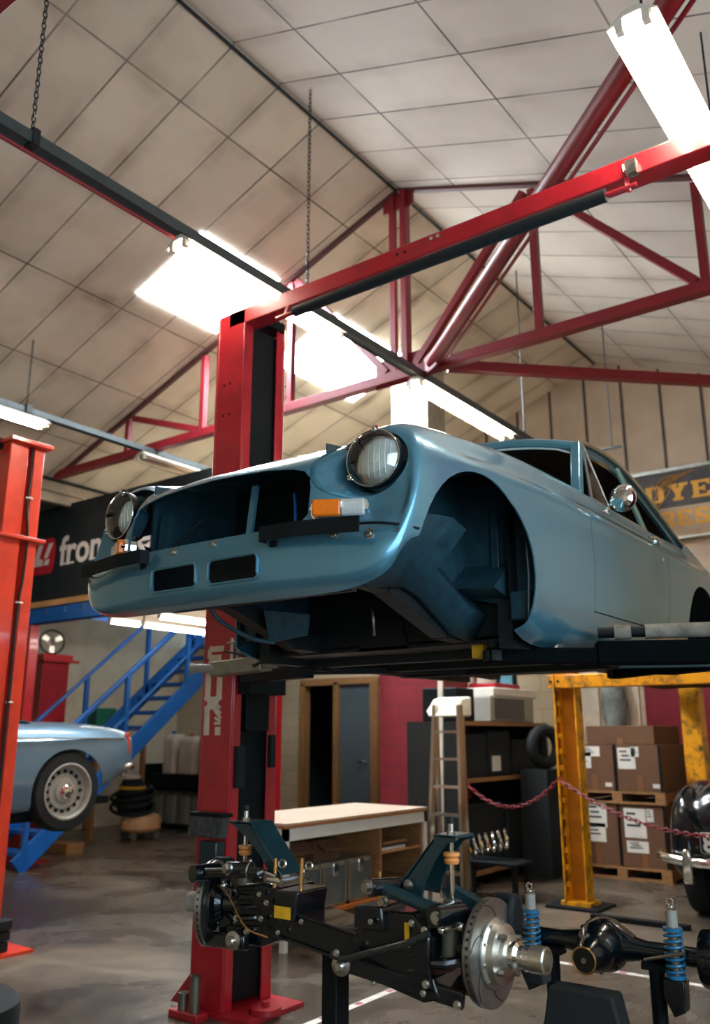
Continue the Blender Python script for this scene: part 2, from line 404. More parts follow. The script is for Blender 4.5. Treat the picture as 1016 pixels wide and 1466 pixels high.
# ------------------------------------------------------------------ camera and world
TH = math.atan(319 / 1230.0); AZ = math.radians(36.7)
cam = bpy.data.cameras.new('camera'); camo = bpy.data.objects.new('camera', cam); COL.objects.link(camo)
cam.sensor_fit = 'VERTICAL'; cam.sensor_height = 36; cam.sensor_width = 24; cam.lens = 36 * 1230 / 1466.0
camo.location = (0, 0, 1.40)
fwd = V((-math.sin(AZ) * math.cos(TH), math.cos(AZ) * math.cos(TH), math.sin(TH)))
camo.rotation_euler = fwd.to_track_quat('-Z', 'Y').to_euler()
cam.clip_start = .05; cam.clip_end = 100
cam.dof.use_dof = True; cam.dof.focus_distance = 2.9; cam.dof.aperture_fstop = 2.6
SC.camera = camo
SC.view_settings.view_transform = 'Standard'; SC.view_settings.look = 'None'; SC.view_settings.gamma = 1; SC.view_settings.exposure = EXPO
SC.view_settings.use_curve_mapping = False
w = bpy.data.worlds.new('sky'); SC.world = w; w.use_nodes = True
bg = w.node_tree.nodes['Background']; bg.inputs['Color'].default_value = (.55, .78, 1, 1); bg.inputs['Strength'].default_value = .6

def area(name, loc, rot, sx, sy, power, rgb):
    l = bpy.data.lights.new(name, 'AREA'); l.shape = 'RECTANGLE'; l.size = sx; l.size_y = sy; l.energy = power; l.color = rgb
    o = bpy.data.objects.new(name, l); COL.objects.link(o); o.location = loc; o.rotation_euler = rot
    return o

# ------------------------------------------------------------------ room shell
RX, RZ, RK = -3.84, 6.30, .375
def roofz(x): return RZ - RK * abs(x - RX)
XL, XR, YF, YB = -8.9, 1.4, -2.6, 10.6
struct('floor', MB().box(-11.8, XR + .2, YF - .2, YB + .2, -.1, 0), M['floor'])
mb = MB()
mb.hexa([(RX, YF, RZ), (XR, YF, roofz(XR)), (XR, YB, roofz(XR)), (RX, YB, RZ), (RX, YF, RZ + .08), (XR, YF, roofz(XR) + .08), (XR, YB, roofz(XR) + .08), (RX, YB, RZ + .08)])
struct('ceiling', mb, M['tileR'])
mb = MB()
mb.hexa([(XL, YF, roofz(XL)), (RX, YF, RZ), (RX, YB, RZ), (XL, YB, roofz(XL)), (XL, YF, roofz(XL) + .08), (RX, YF, RZ + .08), (RX, YB, RZ + .08), (XL, YB, roofz(XL) + .08)])
struct('ceiling', mb, M['tileL'])
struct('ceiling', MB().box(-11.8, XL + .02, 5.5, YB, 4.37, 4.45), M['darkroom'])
struct('trim_1', MB().tube([(RX - .012, YF, RZ - .022), (RX - .012, YB, RZ - .022)], .014, 6), M['traydark'])
# skylights in the left slope
def sky(n, y0, y1, x0=-6.07, x1=-5.20):
    mb = MB(); d = -.008
    mb.hexa([(x0, y0, roofz(x0) + d), (x1, y0, roofz(x1) + d), (x1, y1, roofz(x1) + d), (x0, y1, roofz(x0) + d),
             (x0, y0, roofz(x0) + .02), (x1, y0, roofz(x1) + .02), (x1, y1, roofz(x1) + .02), (x0, y1, roofz(x0) + .02)])
    struct('window_%d' % n, mb, M['skylight'])
sky(1, 4.68, 5.19); sky(2, 5.20, 5.72); sky(3, 6.62, 7.14); sky(4, 7.15, 7.66); sky(5, 7.67, 8.10)

# gable wall: boarded with dark cover strips above, painted block below
mb = MB()
xs = [XL, RX, XR]
mb.prism([(XL, YB, 2.9), (XR, YB, 2.9), (XR, YB, roofz(XR)), (RX, YB, RZ), (XL, YB, roofz(XL))], (0, .15, 0))
mb.mat(1)
x = -8.52
while x < 1.2:
    mb.box(x - .016, x + .016, YB - .012, YB - .001, 2.9, roofz(x) - .01); x += .5
M['gable'] = mat('gable_board', (176, 152, 126), .7, 0, .05, 3)
struct('wall_back', mb, [M['gable'], mat('dark_cover_strip', (72, 60, 52), .7)])
mb = MB()
for a, b, z0, z1 in ((-11.8, -8.92, 0, 2.9), (-8.92, -7.45, 2.18, 2.9), (-7.45, -5.7, 0, 2.9), (-5.7, -5.22, 0, 1.87), (-5.7, -5.22, 2.27, 2.9), (-5.22, XR, 0, 2.9)):
    mb.mat(0 if a < -7.45 or a >= -5.7 else 1); mb.box(a, b, YB, YB + .15, z0, z1)
struct('wall_back', mb, [M['creamblock'], M['redblock']])
struct('wall_left', MB().box(-9.2, -9.05, YF, 5.5, 0, 3.62).box(-9.2, -9.05, YF, 5.5, 4.05, 4.45).box(-9.2, -9.05, 4.9, 5.5, 3.62, 4.05), M['cream'])
struct('window_6', MB().box(-9.17, -9.12, YF, 4.9, 3.62, 4.05), M['darkroom'])
struct('wall_left', MB().box(-11.95, -11.8, 5.5, YB + .15, 0, 4.4), M['cream'])
struct('wall_left', MB().box(-11.8, -9.2, 5.35, 5.5, 0, 4.4), M['cream'])
struct('wall_right', MB().box(XR, XR + .15, YF, -1.9, 0, 4.4).box(XR, XR + .15, 3.0, YB, 0, 4.4).box(XR, XR + .15, -1.9, 3.0, 3.4, 4.4).box(XR, XR + .15, -1.9, 3.0, 0, 1.0), M['cream'])
mb = MB(); mb.prism([(-9.2, YF, 3.6), (XR, YF, 3.6), (XR, YF, 4.4), (RX, YF, RZ), (XL, YF, 4.45)], (0, -.15, 0)); mb.box(-9.2, XR, YF - .15, YF, 0, 3.6)
struct('wall_front', mb, M['cream'])
mb = MB(); mb.box(XR - .01, XR + .04, -1.95, 3.05, .96, 1.02).box(XR - .01, XR + .04, -1.95, 3.05, 3.38, 3.44)
for yy in (-1.92, -.3, 1.35, 2.98): mb.box(XR - .01, XR + .04, yy, yy + .05, .98, 3.4)
struct('window_8', mb, M['white'])
# eave beam, column under it
struct('trim_2', MB().box(-9.02, -8.86, YF, YB, 4.24, 4.36).box(-8.98, -8.90, YF, YB, 4.12, 4.24), mat('eave_board', (150, 132, 110), .7))
struct('trim_3', MB().box(-9.22, -8.86, 6.24, 6.60, 3.0, 4.24), M['cream'])
# blockwork pier: red below, white above
mb = MB(); mb.box(-5.62, -4.78, 8.0, 8.5, 0, 2.35); mb.mat(1).box(-5.45, -4.95, 8.05, 8.45, 2.35, 5.70)
struct('trim_4', mb, [M['redblock'], mat('pier_white', (170, 162, 146), .7)])
# doorway in back wall: dark room beyond, frame, glossy grey leaf
struct('door_1', MB().box(-8.92, -8.84, 10.52, 10.68, 0, 2.18).box(-8.26, -8.17, 10.52, 10.68, 0, 2.18).box(-7.56, -7.42, 10.50, 10.68, 0, 2.18).box(-8.92, -7.42, 10.52, 10.68, 2.14, 2.24), M['ply'])
d = struct('door_2', MB().box(-8.17, -7.62, 10.58, 10.64, .02, 2.13), M['greydoor'], bevel=.004)
MB().cyl((-7.70, 10.52, 1.02), (-7.70, 10.58, 1.02), .02).tube([(-7.70, 10.52, 1.02), (-7.80, 10.52, 1.02)], .012, 8).build('door_handle', M['chrome'], d)
o = thing('wall_cupboard', 'grey and red wall cupboard seen through the dark doorway', 'cupboard', (-8.6, 12.2, 1.1))
MB().box(-9.0, -8.3, 12.0, 12.29, 1.32, 1.50).build('body', M['white'], o); MB().box(-9.0, -8.3, 11.98, 12.29, 1.12, 1.32).build('red_panel', M['red'], o); MB().box(-9.0, -8.3, 11.9, 12.29, .84, .88).build('shelf', M['matblack'], o)
for xx in (-8.86, -8.66): MB().box(xx, xx + .10, 12.0, 12.1, .88, 1.10).build('white_tub', M['white'], o)
o = MB().lathe([(.14, 0), (.17, .60), (.16, .60), (.13, .02), (0, .02)], (-8.72, 11.7, 0.001), (0, 0, 1), 20, cap=False).build('bin', M['bluebox']); tag(o, 'blue bin standing on the floor inside the dark doorway', 'bin')
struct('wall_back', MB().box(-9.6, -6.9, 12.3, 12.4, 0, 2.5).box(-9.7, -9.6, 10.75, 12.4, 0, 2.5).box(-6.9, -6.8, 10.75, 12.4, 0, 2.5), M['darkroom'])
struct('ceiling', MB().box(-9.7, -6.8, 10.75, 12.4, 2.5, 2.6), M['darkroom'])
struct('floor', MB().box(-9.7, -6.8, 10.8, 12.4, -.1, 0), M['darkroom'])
w7 = struct('window_7', MB().box(-5.7, -5.66, 10.55, 10.66, 1.87, 2.27).box(-5.26, -5.22, 10.55, 10.66, 1.87, 2.27).box(-5.7, -5.22, 10.55, 10.66, 1.87, 1.91).box(-5.7, -5.22, 10.55, 10.66, 2.23, 2.27).box(-5.5, -5.47, 10.56, 10.65, 1.9, 2.24), M['matblack'])
MB().box(-5.66, -5.26, 10.60, 10.61, 1.9, 2.24).build('pane', mat('blue_glass', (110, 160, 176), .2), w7)
# red door and pale boards at the right of the back wall
d = struct('door_3', MB().box(-3.52, -2.3, 10.54, 10.6, 0, 2.1), mat('dark_red_door', (112, 14, 30), .4, 0, .1))
struct('trim_5', MB().box(-4.62, -4.10, 10.57, 10.6, 0, 2.3).box(-4.02, -3.60, 10.57, 10.6, 0, 2.3), mat('pale_board', (206, 190, 170), .6))

# ------------------------------------------------------------------ roof truss
TY = 5.82
tr = thing('roof_truss', 'red steel roof truss spanning the workshop under the pitched ceiling', 'roof truss', (RX, TY, 4.43), None)
L_ = lambda x, z: (x, TY, z)
MB().bar(L_(-8.84, 4.43), L_(1.35, 4.43), .09, .09).build('bottom_chord', M['truss'], tr, bevel=.004)
MB().bar(L_(-8.84, roofz(-8.84) - .02), L_(RX, RZ - .02), .05, .03).build('rafter', mat('dark_rafter', (84, 40, 38), .6), tr)
MB().bar(L_(1.35, roofz(1.35) - .02), L_(RX, RZ - .02), .05, .03).build('rafter', mat('dark_rafter', (84, 40, 38), .6), tr)
for xx, ww in ((-3.905, .045), (-3.775, .085)):
    MB().bar(L_(xx, 4.47), L_(xx, RZ - .06), .06, ww).build('king_post', M['truss'], tr, bevel=.003)
for x_, in ((-5.11,), (-6.32,), (-7.52,), (-2.53,), (-1.27,), (-.1,)):
    MB().bar(L_(x_, 4.46), L_(x_, roofz(x_) - .07), .06, .065).build('vertical_strut', M['truss'], tr, bevel=.003)
for a, b in (((-5.05, roofz(-5.05) - .09), (-3.98, 4.49)), ((-2.6, roofz(-2.6) - .09), (-3.68, 4.49)), ((-7.44, roofz(-7.44) - .1), (-6.38, 4.49)), ((-2.45, roofz(-2.45) - .1), (-1.33, 4.49)), ((-1.2, roofz(-1.2) - .1), (-.15, 4.49))):
    MB().bar(L_(*a), L_(*b), .06, .065).build('diagonal', M['truss'], tr, bevel=.003)
for a_ in ((-4.1, -3.55, 4.36, 4.62), (-4.0, -3.68, RZ - .22, RZ - .07), (-5.2, -5.0, roofz(-5.1) - .17, roofz(-5.1) - .08)):
    MB().box(a_[0], a_[1], TY - .012, TY + .012, a_[2], a_[3]).build('gusset_plate', M['truss'], tr)
copy_tree(tr, (RX, 1.475, 4.43), 'red steel roof truss nearest the viewpoint, its chord just crossing the top left corner')
br = thing('wind_brace', 'thick round red brace tube running forward from the truss at ceiling height', 'brace', (-3.5, 5.76, 4.43))
MB().tube([(-3.47, 5.74, 4.43), (1.3, 1.35, 4.43)], .055, 20).build('tube', M['truss'], br)
MB().bar((-3.58, 5.80, 4.43), (-3.36, 5.64, 4.43), .02, .16).build('end_plate', M['truss'], br)
MB().tube([(-3.30, 5.66, 4.37), (1.3, 1.43, 4.37)], .012, 8).build('conduit', M['truss'], br)
tb = thing('tie_bar', 'dark red flat tie bar running back from the truss to the rear', 'tie bar', (-3.4, 5.88, 4.43))
MB().bar((-3.40, 5.88, 4.43), (1.3, 10.5, 4.43), .07, .09).build('bar', M['truss'], tb)

# ------------------------------------------------------------------ cable trays, chains, lamps
def chain(name, x, y, z0, z1, label, r=.0075, parent=None):
    mb = MB(); n = int((z1 - z0) / .036); 
    for i in range(n):
        z = z0 + (i + .5) * (z1 - z0) / n; h = (z1 - z0) / n * .62
        ax = (1, 0) if i % 2 else (0, 1); pts = []
        for k in range(10):
            a = 2 * PI * k / 10; q = r * 1.5 * math.cos(a)
            pts.append((x + ax[0] * q, y + ax[1] * q, z + h * math.sin(a)))
        mb.tube(pts, r * .5, 5, closed=True)
    o = mb.build(name, M['traydark'], parent); 
    if label: tag(o, label, 'chain', 'chains holding the trays')
    return o
t = thing('cable_tray', 'long dark cable tray hung over the workshop, carrying two lit lamps', 'cable tray', (-3.62, 4, 4.35))
MB().box(-3.655, -3.585, -1.5, 10.42, 4.345, 4.355).box(-3.66, -3.652, -1.5, 10.42, 4.335, 4.40).box(-3.588, -3.58, -1.5, 10.42, 4.335, 4.40).build('tray', M['tray'], t)
MB().tube([(-3.625, -1.5, 4.372), (-3.625, 10.42, 4.372)], .016, 8).tube([(-3.60, -1.5, 4.388), (-3.60, 10.42, 4.388)], .013, 8).build('cables', M['traydark'], t)
MB().tube([(-3.66, -1.5, 4.315), (-3.64, 3.05, 4.315)], .013, 8).build('red_conduit', M['truss'], t)
for yy in (2.06, 4.28):
    MB().box(-3.67, -3.57, yy - .02, yy + .02, 4.33, 4.42).build('hanger_clamp', M['traydark'], t)
chain('hanging_chain', -3.62, 2.06, 4.41, roofz(-3.62) - .01, 'black link chain holding the cable tray, nearest the top left corner')
chain('hanging_chain', -3.62, 4.28, 4.41, roofz(-3.62) - .01, 'black link chain hanging by the ridge, ending above the lit lamp')
t2 = thing('cable_tray', 'thin grey cable tray at left, hung over the left lift post', 'cable tray', (-7.04, 4, 4.35))
MB().box(-7.075, -7.005, 0, 10.5, 4.345, 4.355).box(-7.08, -7.072, 0, 10.5, 4.335, 4.39).box(-7.008, -7.0, 0, 10.5, 4.335, 4.39).build('tray', M['tray'], t2)
MB().box(-7.10, -6.98, 4.22, 4.28, 4.33, 4.41).build('hanger_clamp', M['traydark'], t2)
chain('hanging_chain', -7.04, 4.25, 4.40, roofz(-7.04) - .01, 'short dark chain at left above the left lift post', .006)
for i, (x_, y_, d_) in enumerate(((-3.53, 7.6, 'nearer'), (-3.0, 8.6, 'farther'))):
    o = MB().tube([(x_, y_, 4.36), (x_, y_, roofz(x_) - .005)], .007, 6).build('hanger_rod', M['traydark'])
    tag(o, 'thin dark hanger rod in front of the boarded gable wall, %s of two' % d_, 'rod', 'thin rods')
MB().bar((-3.64, 8.6, 4.36), (-2.9, 8.6, 4.36), .03, .02).build('cross_bracket', M['tray'], t)

def lamp(x, y0, length, label, lit=True, z=4.33, group='fluorescent ceiling lamps'):
    t = thing('fluorescent_lamp', label, 'ceiling lamp', (x, y0, z), group)
    y1 = y0 + length
    mb = MB(); mb.prism([(x - .03, y0, z), (x + .03, y0, z), (x + .105, y0, z - .055), (x + .105, y0, z - .062), (x + .03, y0, z - .03), (x - .03, y0, z - .03), (x - .105, y0, z - .062), (x - .105, y0, z - .055)], (0, length, 0))
    mb.build('reflector', M['lamp'], t)
    for s in (-1, 1):
        MB().cyl((x + s * .055, y0 + .04, z - .068), (x + s * .055, y1 - .04, z - .068), .014, seg=12).build('tube', M['tubelit'] if lit else M['tubeoff'], t)
        for yy in (y0 + .02, y1 - .02):
            MB().box(x + s * .055 - .015, x + s * .055 + .015, yy - .018, yy + .018, z - .09, z - .03).build('lamp_holder', M['lamp'], t)
    return t
lamp(-3.62, 3.06, 1.56, 'bright lit double tube lamp on the cable tray in front of the skylight')
lamp(-3.62, 5.70, 1.70, 'lit double tube lamp under the tray behind the truss, above the car roof')
lamp(-.82, 2.98, 1.6, 'bright lit double tube lamp at the top right corner', z=4.28)
for yy in (3.15, 4.3):
    o = MB().tube([(-.82, yy, 4.28), (-.82, yy, roofz(-.82) - .005)], .006, 6).build('hanger_rod', M['traydark'])
    tag(o, 'thin rod carrying the %s end of the lamp at the top right' % ('near' if yy < 4 else 'far'), 'rod', 'lamp rods')
lamp(-7.04, 2.90, 1.56, 'lit tube lamp at the left edge above the left lift post')
lamp(-7.04, 5.62, 1.25, 'unlit double tube lamp under the left tray beyond the central post', lit=False)

# lamp light that the tubes throw (kept as the tubes' own emission) and bluish daylight from an area lamp in the assumed, unseen side window
area('daylight_side_window', (XR + .05, .55, 2.2), (0, math.radians(90), 0), 2.3, 4.8, DAYR, (.66, .85, 1))
# ------------------------------------------------------------------ blue coupe on the two-post lift
XC = -2.125
car = thing('car', 'blue grey coupe bodyshell without wheels, raised high on the red two-post lift', 'car', (XC, 3.6, 1.74))
H = lambda h, y, z: V((XC + h, y, z))
# control net: columns run round the plan outline, rows from bottom edge to bonnet line; (h, Y, z)
NET = [
 [(0, 2.06, 1.828), (0, 2.00, 1.86), (0, 1.985, 1.96), (0, 2.0, 2.045), (0, 2.01, 2.15), (0, 2.015, 2.245), (0, 2.03, 2.272), (0, 2.055, 2.290), (0, 2.09, 2.304)],
 [(.25, 2.06, 1.826), (.25, 2.005, 1.86), (.25, 1.99, 1.955), (.25, 2.005, 2.04), (.25, 2.015, 2.145), (.25, 2.02, 2.235), (.25, 2.035, 2.262), (.25, 2.065, 2.284), (.25, 2.10, 2.300)],
 [(.45, 2.07, 1.828), (.45, 2.02, 1.86), (.45, 2.01, 1.945), (.45, 2.02, 2.03), (.45, 2.03, 2.13), (.45, 2.045, 2.215), (.45, 2.075, 2.265), (.448, 2.12, 2.305), (.44, 2.18, 2.325)],
 [(.585, 2.075, 1.838), (.59, 2.035, 1.865), (.595, 2.03, 1.94), (.60, 2.05, 2.01), (.60, 2.108, 2.10), (.60, 2.125, 2.235), (.595, 2.145, 2.325), (.56, 2.19, 2.372), (.46, 2.26, 2.368)],
 [(.69, 2.085, 1.878), (.705, 2.065, 1.90), (.715, 2.06, 1.955), (.722, 2.085, 2.02), (.724, 2.128, 2.11), (.718, 2.145, 2.235), (.695, 2.165, 2.325), (.625, 2.215, 2.388), (.475, 2.32, 2.392)],
 [(.755, 2.15, 1.985), (.76, 2.145, 2.0), (.765, 2.145, 2.03), (.77, 2.15, 2.08), (.772, 2.165, 2.16), (.765, 2.19, 2.25), (.738, 2.225, 2.325), (.655, 2.28, 2.402), (.49, 2.37, 2.408)],
 [(.76, 2.50, 1.98), (.77, 2.50, 2.0), (.775, 2.50, 2.05), (.78, 2.50, 2.12), (.778, 2.50, 2.22), (.774, 2.50, 2.288), (.728, 2.50, 2.345), (.65, 2.51, 2.440), (.50, 2.53, 2.448)],
 [(.69, 2.97, 1.75), (.742, 2.97, 1.79), (.770, 2.97, 1.92), (.783, 2.97, 2.09), (.779, 2.97, 2.245), (.777, 2.97, 2.318), (.728, 2.97, 2.372), (.65, 2.97, 2.487), (.51, 2.97, 2.497)],
 [(.69, 3.5, 1.75), (.742, 3.5, 1.79), (.772, 3.5, 1.92), (.785, 3.5, 2.09), (.781, 3.5, 2.255), (.779, 3.5, 2.328), (.728, 3.5, 2.385), (.665, 3.5, 2.495), (.56, 3.47, 2.522)],
 [(.69, 4.0, 1.75), (.742, 4.0, 1.79), (.772, 4.0, 1.92), (.785, 4.0, 2.09), (.781, 4.0, 2.255), (.779, 4.0, 2.328), (.728, 4.0, 2.385), (.700, 4.0, 2.462), (.655, 4.0, 2.474)],
 [(.69, 4.6, 1.75), (.742, 4.6, 1.79), (.772, 4.6, 1.92), (.785, 4.6, 2.09), (.781, 4.6, 2.255), (.779, 4.6, 2.328), (.728, 4.6, 2.385), (.700, 4.6, 2.455), (.650, 4.6, 2.468)],
 [(.70, 5.1, 1.80), (.742, 5.1, 1.84), (.772, 5.1, 1.95), (.785, 5.1, 2.10), (.781, 5.1, 2.255), (.779, 5.1, 2.328), (.728, 5.1, 2.385), (.695, 5.1, 2.46), (.635, 5.1, 2.475)],
 [(.66, 5.75, 1.90), (.71, 5.75, 1.93), (.745, 5.75, 2.0), (.755, 5.75, 2.12), (.752, 5.75, 2.25), (.74, 5.75, 2.31), (.71, 5.75, 2.38), (.66, 5.75, 2.44), (.58, 5.75, 2.47)],
 [(.60, 6.12, 1.95), (.64, 6.14, 1.97), (.67, 6.15, 2.03), (.68, 6.15, 2.12), (.675, 6.14, 2.22), (.66, 6.13, 2.27), (.63, 6.11, 2.32), (.57, 6.08, 2.36), (.48, 6.03, 2.39)],
]
def dense(net, su, sv):
    cols = [spline(c, sv) for c in net]
    rows = [spline([c[j] for c in cols], su) for j in range(len(cols[0]))]   # rows[j][i]
    return rows
half = dense(NET, 7, 5)
# both sides: mirrored columns
rows = []
for r in half:
    rows.append([V((-p.x, p.y, p.z)) for p in r[:0:-1]] + [p.copy() for p in r])
mb = MB(); mb.grid([[H(*p) for p in r] for r in rows])
bm = mb.bm
bmesh.ops.recalc_face_normals(bm, faces=bm.faces)
shell = temp_obj(mb, .006, 0)
shell_me = evaluated(shell); bpy.data.objects.remove(shell)

def rrect(h0, h1, z0, z1, r, n=5):
    P = []
    for cx, cz, a0 in ((h1 - r, z1 - r, 0), (h0 + r, z1 - r, 90), (h0 + r, z0 + r, 180), (h1 - r, z0 + r, 270)):
        for k in range(n + 1):
            a = math.radians(a0 + 90 * k / n); P.append((cx + r * math.cos(a), cz + r * math.sin(a)))
    return P
def cutY(poly, y0, y1):
    return MB().prism([H(h, y0, z) for h, z in poly], (0, y1 - y0, 0))
# grille opening
G = [(-.40, 2.042), (.40, 2.042), (.435, 2.075), (.437, 2.16), (.43, 2.20), (.405, 2.226), (.36, 2.240), (.25, 2.253), (.12, 2.260), (0, 2.262), (-.12, 2.260), (-.25, 2.253), (-.36, 2.240), (-.405, 2.226), (-.43, 2.20), (-.437, 2.16), (-.435, 2.075)]
def archprism(yc, zc, ry, rz, h0, h1, n=40):
    P = [H(h0, yc + ry * math.cos(2 * PI * k / n), zc + rz * math.sin(2 * PI * k / n)) for k in range(n)]
    return MB().prism(P, (h1 - h0, 0, 0))
ops = [('DIFFERENCE', cutY(G, 1.8, 2.3))]
for s in (-1, 1):
    ops.append(('DIFFERENCE', cutY([(h * 1 if s > 0 else -h, z) for h, z in rrect(.03, .255, 1.885, 1.968, .018)], 1.8, 2.2)))
    ops.append(('DIFFERENCE', archprism(2.545, 1.925, .395, .345, *((.42, .9) if s > 0 else (-.9, -.42)))))
    ops.append(('DIFFERENCE', MB().box(XC + min(s * .5, s * .9), XC + max(s * .5, s * .9), 2.60, 2.852, 1.6, 1.80)))
    ops.append(('DIFFERENCE', archprism(5.20, 1.90, .37, .335, *((.42, .9) if s > 0 else (-.9, -.42)))))
    # headlamp opening: slightly tilted ellipse through the nose
    c = H(s * .575, 1.85, 2.240)
    P = [c + V((.157 * math.cos(a), 0, .120 * math.sin(a))) for a in [2 * PI * k / 40 for k in range(40)]]
    ops.append(('DIFFERENCE', MB().prism(P, (0, .42, 0))))
    ops.append(('DIFFERENCE', cutY(rrect(s * .733 - .010, s * .733 + .010, 1.985, 1.998, .005, 3), 1.9, 2.6)))
# doors
def door_poly(g=0.0, n=6):
    y0, y1, z0, z1, r = 3.51 - g, 4.545 + g, 1.905 - g, 2.60, .14
    P = [(y0, z1), (y0, z0)]
    for k in range(n + 1):
        a = -PI / 2 + (PI / 2) * k / n; P.append((y1 - r + r * math.cos(a) - .03, z0 + r + r * math.sin(a)))
    P += [(y1 + .03, z1 - .25), (y1 + .03, z1)]
    return P
for s in (-1, 1):
    ops.append(('DIFFERENCE', MB().prism([H(s * .60, y, z) for y, z in door_poly(.0035)], (s * .3, 0, 0))))
body_me = boolean(shell_me.copy(), ops)
body = link('body_shell', body_me, M['paint'], car, smooth=40)
for s in (-1, 1):
    dm = boolean(shell_me.copy(), [('INTERSECT', MB().prism([H(s * .60, y, z) for y, z in door_poly(-.0015)], (s * .3, 0, 0)))])
    door = link('door', dm, M['paint'], car, smooth=40)
    mb = MB(); mb.tube([H(s * .778, 4.30, 2.372), H(s * .79, 4.31, 2.372), H(s * .797, 4.36, 2.374), H(s * .79, 4.42, 2.372), H(s * .772, 4.43, 2.372)], .010, 8); mb.ball(H(s * .775, 4.44, 2.372), .02)
    mb.build('door_handle', M['chrome'], door)
    MB().lathe([(.012, 0), (.012, .006), (.006, .008), (0, .008)], H(s * .779, 4.49, 2.285), (s, 0, 0), 14).build('lock_barrel', M['chrome'], door)
bpy.data.meshes.remove(shell_me)
# black liner edge behind the panel gaps and sills
for s in (-1, 1):
    MB().box(XC + s * .62 - .03, XC + s * .62 + .03, 2.98, 4.86, 1.72, 1.90).build('sill', M['under'], car)
    MB().prism([H(s * .735, y, z) for y, z in [(3.49, 2.385), (3.49, 1.89), (4.57, 1.89), (4.60, 2.385)]], (-s * .01, 0, 0)).build('door_aperture', M['matblack'], car)
# joint strip between wing and valance
for s in (-1, 1):
    mb = MB(); mb.tube(spline([H(s * .44, 2.014, 2.028), H(s * .56, 2.022, 2.022), H(s * .66, 2.04, 2.018), H(s * .72, 2.062, 2.012), H(s * .752, 2.11, 2.008), H(s * .768, 2.145, 2.005)], 4), .0045, 6)
    mb.build('valance_joint', M['matblack'], car)
# bonnet
crest = half[-1]; nb = len(NET[:9]) * 7 - 6
edge = crest[:nb]
zc = [(2.09, 2.304), (2.2, 2.352), (2.36, 2.405), (2.7, 2.468), (3.0, 2.503), (3.5, 2.535)]
rws = []
for i, p in enumerate(edge):
    t = i / (len(edge) - 1)
    ys = interp([(0, 2.095), (1 / 8, 2.12), (2 / 8, 2.2), (3 / 8, 2.33), (4 / 8, 2.43), (5 / 8, 2.5), (6 / 8, 2.68), (7 / 8, 3.02), (1, 3.40)], t)
    q = V((0, ys, interp(zc, ys))); r = []
    for k in range(11):
        u = k / 10; pt = p.lerp(q, u); pt.z += .012 * math.sin(PI * u) * min(1, p.x / .4) + .0015; r.append(pt)
    r[0].x -= .003; rws.append(r)
full = [[V((-p.x, p.y, p.z)) for p in r[:-1]] + [p for p in r[::-1]] for r in rws]
mb = MB(); mb.grid([[H(*p) for p in r] for r in full])
o = mb.build('bonnet', M['paint'], car, smooth=60)
m = o.modifiers.new('s', 'SOLIDIFY'); m.thickness = .008; m.offset = -1
# scuttle between bonnet and windscreen
mb = MB(); R_ = []
for k in range(13):
    u = -1 + k / 6; h = .60 * u
    y0 = 3.405 + .065 * abs(u) ** 2; y1 = 3.50 + .20 * abs(u) ** 2
    z0 = 2.525 - .010 * u * u; z1 = 2.535 - .03 * u * u
    R_.append([H(h, y0, z0), H(h, (y0 + y1) / 2, (z0 + z1) / 2 + .004), H(h, y1, z1)])
mb.grid(R_); o = mb.build('scuttle', M['paint'], car); m = o.modifiers.new('s', 'SOLIDIFY'); m.thickness = .01; m.offset = -1

# greenhouse
gut = spline([(.615, 3.82, 2.775), (.602, 4.02, 2.812), (.598, 4.38, 2.822), (.598, 4.68, 2.775), (.60, 5.06, 2.675), (.60, 5.5, 2.545), (.585, 5.9, 2.44)], 6)
roofc = [(3.80, 2.862), (4.02, 2.888), (4.38, 2.905), (4.68, 2.872), (5.06, 2.77), (5.5, 2.61), (5.9, 2.47)]
R_ = []
for p in gut:
    r = []
    for k in range(13):
        u = -1 + k / 6
        zc_ = interp(roofc, p.y); yy = p.y - .05 * (1 - u * u) * max(0, 1 - (p.y - 3.82) / 1.2)
        r.append(H(p.x * u, yy, p.z + (zc_ - p.z) * (1 - abs(u) ** 2.4)))
    R_.append(r)
mb = MB(); mb.grid(R_)
roof = mb.build('roof', M['paint'], car, smooth=60); m = roof.modifiers.new('s', 'SOLIDIFY'); m.thickness = .02; m.offset = -1
mb = MB(); mb.grid([[p + V((0, 0, -.028)) for p in r] for r in R_]); mb.build('headlining', M['matblack'], roof)
